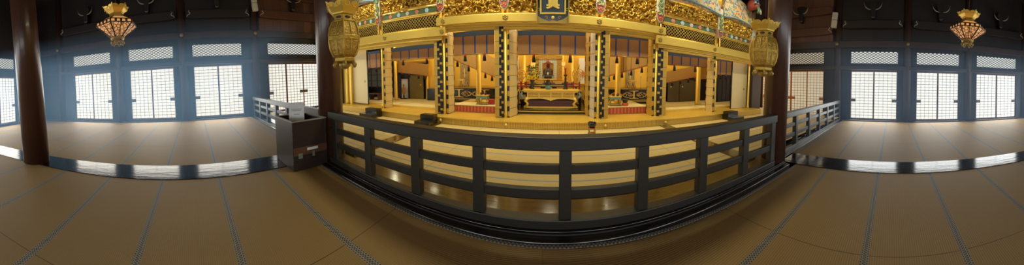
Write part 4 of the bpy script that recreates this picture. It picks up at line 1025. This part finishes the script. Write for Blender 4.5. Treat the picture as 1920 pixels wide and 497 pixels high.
# tiered dais behind the table, red railings, shrine, statue, side scrolls
t = thing('shrine_dais', 'tiered black and gold dais behind the altar table', 'dais', T((X(1029, 8.6), 8.4, .44)))
for k, (hw, z0, z1, y0) in enumerate(((1.25, 0, .52, 0), (1.1, .52, .72, .12), (.95, .72, .86, .25))):
    MB().box(-hw, hw, y0, 1.05, z0, z1).build('tier', BLACKL, t, bevel=.01)
    MB().box(-hw - .02, hw + .02, y0 - .03, 1.05, z1 - .035, z1 + .005).build('tier_edge', GOLD, t)
    for j in range(5): xx = -hw * .8 + hw * 1.6 * j / 4; MB().box(xx - .13, xx + .13, y0 - .02, y0 + .01, z0 + (z1 - z0) * .35, z0 + (z1 - z0) * .7).build('gold_fitting', GOLD, t)
for s_, w_, us in ((-1, 'left', (966, 988)), (1, 'right', (1063, 1088))):
    t = thing('altar_railing', 'small red lacquer railing with gold caps on the %s of the dais' % w_, 'railing', FC)
    xa, xb = X(us[0], 8.2), X(us[1], 8.2); zb = Z(1030, 166, 8.2)
    for z in (.06, .16): MB().box(xa, xb, 8.19, 8.22, zb + z, zb + z + .035).build('bar', RED, t)
    for q in (0.05, .5, .95): xx = xa + (xb - xa) * q; MB().box(xx - .025, xx + .025, 8.18, 8.23, zb - .02, zb + .25).build('post', RED, t); MB().ball((xx, 8.205, zb + .28), .03).build('cap', GOLDP, t)
YS = 9.0
sx0, sx1, sz0, sz1 = X(1011, YS), X(1044, YS), Z(1028, 147.5, YS), Z(1028, 111, YS)
t = thing('shrine', 'gold framed shrine niche around the seated statue', 'shrine', FC)
MB().box(sx0 + .1, sx1 - .1, YS + .28, YS + .3, sz0, sz1).build('gold_backing', GOLDW, t)
MB().box(sx0, sx0 + .13, YS, YS + .05, sz0, sz1).box(sx1 - .13, sx1, YS, YS + .05, sz0, sz1).box(sx0 + .13, sx1 - .13, YS, YS + .05, sz1 - .16, sz1).build('silk_surround', SILK, t)
MB().box(sx0, sx1, YS - .05, YS + .3, sz0 - .05, sz0).build('plinth', GOLD, t)
for s_, xe in ((-1, sx0), (1, sx1)): MB().box(min(xe, xe + s_ * .2), max(xe, xe + s_ * .2), YS, YS + .06, sz0, sz1 + .02).build('side_board', EMBOSS, t)
MB().prism([(sx0 - .25, sz1 + .02), (sx0 - .3, sz1 + .12), (sx0 + .1, sz1 + .16), ((sx0 + sx1) / 2, sz1 + .26), (sx1 - .1, sz1 + .16), (sx1 + .3, sz1 + .12), (sx1 + .25, sz1 + .02)], YS - .05, YS + .1).build('canopy', EMBOSS, t)
m = MB(); mx = (sx0 + sx1) / 2
m.tube([(mx - .15, YS + .02, sz1 - .2), (mx - .08, YS - .03, sz1 - .14), (mx, YS - .03, sz1 - .1), (mx + .08, YS - .03, sz1 - .14), (mx + .15, YS + .02, sz1 - .2)], .018, 8)
m.tube([(mx - .05, YS - .03, sz1 - .12), (mx, YS - .04, sz1 - .02), (mx + .05, YS - .03, sz1 - .12)], .014, 8).build('red_cord', RED, t)
for k in (-1, 1): MB().box(mx + k * .2 - .04, mx + k * .2 + .04, YS - .04, YS, sz0, sz0 + .1).build('teal_vessel', TEAL, t)
# statue of a seated monk: one continuous body
t = thing('seated_statue', 'dark seated monk statue with red headcloth inside the gold shrine', 'statue', T((mx, YS + .13, sz0 + .005)))
mball = MB()
mball.ball((0, 0, .09), .27, .16, .1, 20, 12).ball((0, .02, .24), .17, .11, .2, 20, 12).ball((-.13, -.02, .26), .07, .07, .14, 14, 10).ball((.13, -.02, .26), .07, .07, .14, 14, 10)
mball.ball((-.08, -.1, .18), .08, .05, .045, 14, 10).ball((.08, -.1, .18), .08, .05, .045, 14, 10).ball((-.17, -.06, .08), .11, .1, .07, 14, 10).ball((.17, -.06, .08), .11, .1, .07, 14, 10)
mball.ball((0, 0, .44), .035, .035, .06, 12, 8).ball((0, -.01, .53), .062, .07, .085, 16, 12)
bo = mball.build('body', STATUE, t); r = bo.modifiers.new('remesh', 'REMESH'); r.mode = 'VOXEL'; r.voxel_size = .012; r.use_smooth_shade = True
sm_ = bo.modifiers.new('smooth', 'SMOOTH'); sm_.iterations = 4
MB().ball((0, .0, .56), .075, .075, .075, 14, 10).box(-.075, -.045, -.05, .06, .34, .56).box(.045, .075, -.05, .06, .34, .56).build('headcloth', RED, t, bevel=.01)
MB().ball((0, -.15, .2), .03, .02, .06).build('white_beads', WHITE, t)
# gold posts flanking the shrine, lit lamps, openwork wheels, outer pictures
for u, w_ in ((1056, 'right'), (1003, 'left')):
    o = MB().lathe([(.045, 0), (.045, .1), (.035, .12), (.035, 3)], 14).build('shrine_post', GOLDP, None, T((X(u, 8.9), 8.9, 1.3))); tag(o, 'slim gold post on the %s of the shrine' % w_, 'post')
for u, w_ in ((999, 'left'), (1056.5, 'right')):
    p = at(u, 120, 8.3)
    t = thing('hanging_lamp', 'small glowing gold lamp hanging %s of the shrine' % w_, 'lamp', T(p) @ Matrix.Scale(.72, 4))
    MB().lathe([(0, -.1), (.05, -.1), (.09, -.05), (.1, .04), (.08, .09), (0, .09)], 6, smooth=False).build('lamp_body', GLOW, t)
    MB().lathe([(.13, .09), (.06, .14), (.03, .2), (0, .21)], 6, smooth=False).build('lamp_roof', GOLDP, t); MB().lathe([(.06, -.1), (.1, -.13), (0, -.16)], 6, smooth=False).build('lamp_base', GOLDP, t)
    MB().tube([(0, 0, .2), (0, 0, 1.6)], .006, 6).build('hanging_chain', GOLDD, t)
for u, w_ in ((974, 'left'), (1084, 'right')):
    p = at(u, 140, 8.32)
    t = thing('openwork_wheel', 'round gold openwork ornament on the %s of the dais' % w_, 'ornament', T(p))
    m = MB(); R_ = .22
    for rr in (R_, R_ * .62, R_ * .25): m.tube([(rr * math.cos(a), 0, rr * math.sin(a)) for a in [2 * PI * i / 28 for i in range(28)]], .016, 6, True)
    for k in range(10): a = 2 * PI * k / 10; m.tube([(R_ * .25 * math.cos(a), 0, R_ * .25 * math.sin(a)), (R_ * .6 * math.cos(a + .25), -.02, R_ * .6 * math.sin(a + .25)), (R_ * math.cos(a), 0, R_ * math.sin(a))], .012, 6)
    m.build('wheel', GOLDP, t); MB().lathe([(0, .45 - p.z), (.06, .45 - p.z), (.05, .5 - p.z), (.02, .55 - p.z), (.02, -.2), (0, -.2)], 12).build('stem', GOLDD, t); MB().tube([(0, 0, .2), (.04, 0, .34), (0, 0, .46)], [.03, .02, .004], 8).build('flame_finial', GOLDP, t)
for u0, u1, w_ in ((962, 972, 'left'), (1085, 1100, 'right')):
    t = thing('hanging_scroll', 'picture scroll with a red robed figure on the %s of the shrine' % w_, 'scroll', FC)
    x0, x1 = X(u0, 9.42), X(u1, 9.42); z0, z1 = Z(1030, 157, 9.42), Z(1030, 108, 9.42); xc = (x0 + x1) / 2
    MB().box(x0, x1, 9.42, 9.43, z0, z1).build('silk', PLASTER, t)
    MB().prism([(xc - .12, z0 + .32), (xc + .14, z0 + .32), (xc + .08, z0 + .5), (xc, z0 + .6), (xc - .06, z0 + .5)], 9.405, 9.42).build('robed_figure', ROSER, t)
    MB().tube([(x0 - .03, 9.42, z0), (x1 + .03, 9.42, z0)], .02, 8).build('roller', GOLDP, t)
for u, w_ in ((984, 'left'), (1073, 'right')):
    o = MB().lathe([(.085, 0), (.085, .12), (.07, .14), (.07, 3.5)], 18).build('gold_pillar', GOLDP, None, T((X(u, 9.25), 9.25, 1.0))); tag(o, 'round gold pillar on the %s behind the shrine dais' % w_, 'pillar', 'round gold pillars inside the altar')

# ------------------------------------------------------------------ hanging lanterns
def crown(t, r0, r1, z0, z1, mat, n=6, pet=2):
    h = z1 - z0
    m = MB(); m.lathe([(r0, z0), (r0 * 1.04, z0 + h * .12), (r0 + (r1 - r0) * .3, z0 + h * .3), (r1 * .84, z0 + h * .5), (r1 * .80, z0 + h * .5), (r0 + (r1 - r0) * .2, z0 + h * .3), (r0 * .8, z0 + h * .12)], n, smooth=False); m.build('crown', mat, t, bevel=.004)
    for k in range(n):
        p, q = (Vector((math.cos(2 * PI * a / n), math.sin(2 * PI * a / n), 0)) for a in (k, k + 1))
        pm = MB(); rows = []; N = 28
        for i in range(N + 1):
            f = i / N; b_ = p.lerp(q, f); lobes = abs(math.sin(f * PI * pet)) ** .45; hgt = .66 + .24 * lobes
            if f < .05 or f > .95: hgt = 1.0
            zl, zh_ = z0 + h * .48, z0 + h * hgt
            rl, rh = r1 * .83, r1 * (.83 + .34 * (hgt - .48))
            rows.append((pm.bm.verts.new(b_ * rl + Vector((0, 0, zl))), pm.bm.verts.new(b_ * rh + Vector((0, 0, zh_))), pm.bm.verts.new(b_ * (rl - .018) + Vector((0, 0, zl))), pm.bm.verts.new(b_ * (rh - .018) + Vector((0, 0, zh_)))))
        for A_, B_ in zip(rows, rows[1:]):
            for i, j in ((0, 1), (1, 3), (3, 2), (2, 0)): pm.bm.faces.new((A_[i], B_[i], B_[j], A_[j]))
        po = pm.build('crown_petal', mat, t)
        for c_ in (.25, .75):
            mid = p.lerp(q, c_); out = Vector((mid.x, mid.y, 0)).normalized(); tn = (q - p).normalized()
            MB().tube([mid * (r1 * .90) + Vector((0, 0, z0 + h * .66)) + tn * (.04 * r1 / .3 * math.cos(a)) + Vector((0, 0, 1)) * (.034 * r1 / .3 * math.sin(a)) + out * .006 for a in [2 * PI * g / 14 for g in range(14)]], .006, 5, True).build('petal_ring', mat, po)
LGOLD = plain('lantern_gold', (190, 156, 66), .45, .6, .2, 12, bump=.05)
def big_lantern(mw, label):
    t = thing('hanging_lantern', label, 'lantern', mw)
    # z = 0 at the foot, height 1.08
    prof = [(.16, .20), (.215, .235), (.255, .32), (.272, .43), (.272, .56), (.255, .66), (.215, .745), (.165, .775)]
    MB().lathe(prof, 6, smooth=False).build('body', EMBOSS, t)
    for k in range(6):
        a = 2 * PI * k / 6
        MB().tube([((r + .004) * math.cos(a), (r + .004) * math.sin(a), z) for r, z in prof], .014, 8).build('corner_rib', LGOLD, t)
        am = a + PI / 6; c30 = math.cos(PI / 6)
        MB().tube([((r * c30 + .002) * math.cos(am), (r * c30 + .002) * math.sin(am), z) for r, z in prof], .011, 6).build('centre_rib', LGOLD, t)
        mm = Rz(am + PI / 2) @ T((0, -.272 * c30 - .006, .50))
        MB().tube([(.06 * math.cos(q) , 0, .022 * math.sin(q)) for q in [2 * PI * i / 20 for i in range(20)]], .010, 6, True, m=mm).build('medallion', LGOLD, t)
    m = MB(); m.lathe([(.278, .46), (.284, .47), (.284, .53), (.278, .54), (.26, .54), (.26, .46)], 6, smooth=False); m.build('middle_band', LGOLD, t, bevel=.003)
    MB().lathe([(.15, .745), (.19, .77), (.19, .785), (.165, .80), (.165, .87), (.19, .885), (.12, .89)], 6, smooth=False).build('neck', LGOLD, t, bevel=.004)
    for k in range(6):
        am = PI / 6 + PI / 3 * k; MB().lathe([(.05, 0), (.05, .008), (0, .008)], 16, sy=.42, m=Rz(am + PI / 2) @ T((0, -.165 * .866, .835)) @ Matrix.Rotation(PI / 2, 4, 'X')).build('neck_opening', BRONZE, t)
    crown(t, .19, .315, .885, 1.075, GOLD)
    MB().lathe([(.10, .12), (.17, .125), (.18, .14), (.18, .18), (.17, .2), (.1, .205)], 6, smooth=False).build('base', LGOLD, t, bevel=.004)
    MB().lathe([(0, .0), (.05, .01), (.09, .05), (.1, .09), (.08, .125), (0, .125)], 18).build('bottom_boss', GOLDD, t)
    for k in range(6):
        a = 2 * PI * k / 6
        MB().tube([(.12 * math.cos(a), .12 * math.sin(a), .13), (.17 * math.cos(a), .17 * math.sin(a), .11), (.195 * math.cos(a), .195 * math.sin(a), .07), (.185 * math.cos(a), .185 * math.sin(a), .03)], [.03, .035, .03, .02], 8).build('foot', GOLDD, t)
    MB().tube([(0, 0, .88), (0, 0, 4.2)], .006, 6).build('hanging_wire', BRONZE, t)
big_lantern(T((-2.99, 2.195, 1.735)) @ Rz(.95 - PI / 2 + PI / 6 * 0), 'large embossed gold lantern hanging in front of the left pillar')
big_lantern(T((3.14, 2.30, 1.66)) @ Rz(-.95 - PI / 2 + .25) @ Matrix.Scale(.89, 4), 'large embossed gold lantern hanging in front of the right pillar')
def hex_lantern(mw, label):
    t = thing('hanging_lantern', label, 'lantern', mw)
    # z = 0 bottom, height 1.0, radius .53
    R1, R0 = .53, .17
    MB().lathe([(R0, .22), (R1, .50), (R1 * .98, .505)], 6, smooth=False).build('lower_panel', LAMPP, t)
    MB().lathe([(R1, .505), (R1 * .97, .58), (.28, .70), (.22, .72)], 6, smooth=False).build('upper_panel', LAMPB, t)
    for k in range(6):
        a = 2 * PI * k / 6; c, s_ = math.cos(a), math.sin(a)
        MB().tube([(R0 * c, R0 * s_, .22), (R1 * c, R1 * s_, .50), (R1 * .97 * c, R1 * .97 * s_, .58), (.26 * c, .26 * s_, .70)], .02, 6).build('rib', BRONZE, t)
        am = a + PI / 6; c, s_ = math.cos(am), math.sin(am); cc = math.cos(PI / 6)
        MB().tube([(R0 * cc * c, R0 * cc * s_, .22), (R1 * cc * c, R1 * cc * s_, .495)], .011, 6).build('panel_bar', BRONZE, t)
        for f in (.25, .5, .75):
            p = Vector((math.cos(a), math.sin(a), 0)).lerp(Vector((math.cos(a + PI / 3), math.sin(a + PI / 3), 0)), f) * R1 * .99; MB().ball((p.x, p.y, .543), .032, .032, .045, 8, 6).build('band_stud', BRONZE, t)
    ring = lambda r, z, w: MB().tube([(r * math.cos(2 * PI * i / 6), r * math.sin(2 * PI * i / 6), z) for i in range(6)], w, 6, True)
    ring(R1, .50, .014).build('lower_edge', BRONZE, t); ring(R1 * .97, .582, .014).build('upper_edge', BRONZE, t)
    MB().lathe([(.2, .70), (.21, .72), (.18, .74), (.18, .82), (.2, .84), (.1, .84)], 6, smooth=False).build('neck', GOLDD, t, bevel=.004)
    crown(t, .2, .35, .83, 1.02, GOLDP)
    MB().lathe([(0, .1), (.12, .12), (.17, .16), (.19, .2), (.18, .23), (0, .23)], 18).build('base', GOLDD, t)
    for k in range(6):
        a = 2 * PI * k / 6; MB().ball((.14 * math.cos(a), .14 * math.sin(a), .09), .05, .05, .05, 10, 8).lathe([(.03, 0), (.02, -.03), (0, -.05)], 8, (.14 * math.cos(a), .14 * math.sin(a), .05)).build('knob', GOLDD, t)
    MB().tube([(0, 0, .84), (0, 0, 3.2)], .007, 6).build('hanging_wire', BRONZE, t)
hex_lantern(T((-5.57, -2.235, 2.75)) @ Rz(.1) @ Matrix.Scale(1.05, 4), 'lit hexagonal lantern of paper and brass hanging in the left hall')
hex_lantern(T((5.765, -1.665, 2.78)) @ Rz(.35) @ Matrix.Scale(.93, 4), 'lit hexagonal lantern of paper and brass hanging in the right hall')

# ------------------------------------------------------------------ light
def light(name, typ, loc, energy, color, size=.5, target=None, size_y=None, spot=None, blend=.6):
    l = bpy.data.lights.new(name, typ); l.energy = energy; l.color = color
    o = bpy.data.objects.new(name, l); COL.objects.link(o); o.location = loc
    if typ == 'AREA':
        l.size = size
        if size_y: l.shape = 'RECTANGLE'; l.size_y = size_y
    elif typ in ('POINT', 'SPOT'): l.shadow_soft_size = size
    if spot: l.spot_size = spot; l.spot_blend = blend
    if target is not None:
        o.rotation_euler = (Vector(target) - Vector(loc)).to_track_quat('-Z', 'Y').to_euler()
    return o
WARM = (1, .97, .70)
for x in (-6.4, -2.4, 2.2, 6.0): light('altar_front_lamp', 'SPOT', (x, 4.3, 5.6) , 370, WARM, .15, (x, 6.4, 2.2), spot=1.6)
light('inner_floor_light', 'AREA', (0, 5.0, 5.4), 155, WARM, 5, (0, 4.2, 0), 1.2)  # unseen wide light added overhead to brighten the inner matted floor
for x in (-7.2, -4.7, -2.3, -.1, 2.2, 4.3, 6.4): light('altar_ceiling_lamp', 'POINT', (x, 7.9, 3.6), 62, (1, .93, .6), .25)
def glare_volume(mw, x0, x1, y0, y1, z1, dens, col):  # bluish volume added to imitate lens glare around the bright windows
    m = bpy.data.materials.new('glare_volume'); m.use_nodes = True; n = m.node_tree.nodes; n.remove(n['Principled BSDF'])
    v = n.new('ShaderNodeVolumeScatter'); v.inputs['Color'].default_value = col; v.inputs['Density'].default_value = dens; v.inputs['Anisotropy'].default_value = .2
    m.node_tree.links.new(v.outputs[0], n['Material Output'].inputs['Volume'])
    o = MB().box(x0, x1, y0, y1, .03, z1).build('glare_volume', m, None, mw); tag(o, 'thin bluish volume added for the window glare in the %s hall' % ('left' if x0 < 0 else 'right'), 'glare_volume', None, 'stuff')
glare_volume(FL, XL + .1, WLF - .1, YB + .1, 2.5, 2.95, .064, (.30, .60, 1, 1))
glare_volume(FR, WRF + .1, XR - .1, YB + .1, 2.3, 2.85, .022, (.36, .64, 1, 1))
sc.cycles.volume_bounces = 1
w = bpy.data.worlds.new('world'); sc.world = w; w.use_nodes = True
w.node_tree.nodes['Background'].inputs[0].default_value = (.5, .6, .7, 1); w.node_tree.nodes['Background'].inputs[1].default_value = .02
sc.view_settings.view_transform = 'Standard'; sc.view_settings.look = 'None'; sc.view_settings.exposure = 0; sc.view_settings.gamma = 1
sc.view_settings.use_curve_mapping = False
sc.cycles.use_denoising = True
sc.cycles.max_bounces = 8; sc.cycles.diffuse_bounces = 4; sc.cycles.glossy_bounces = 4
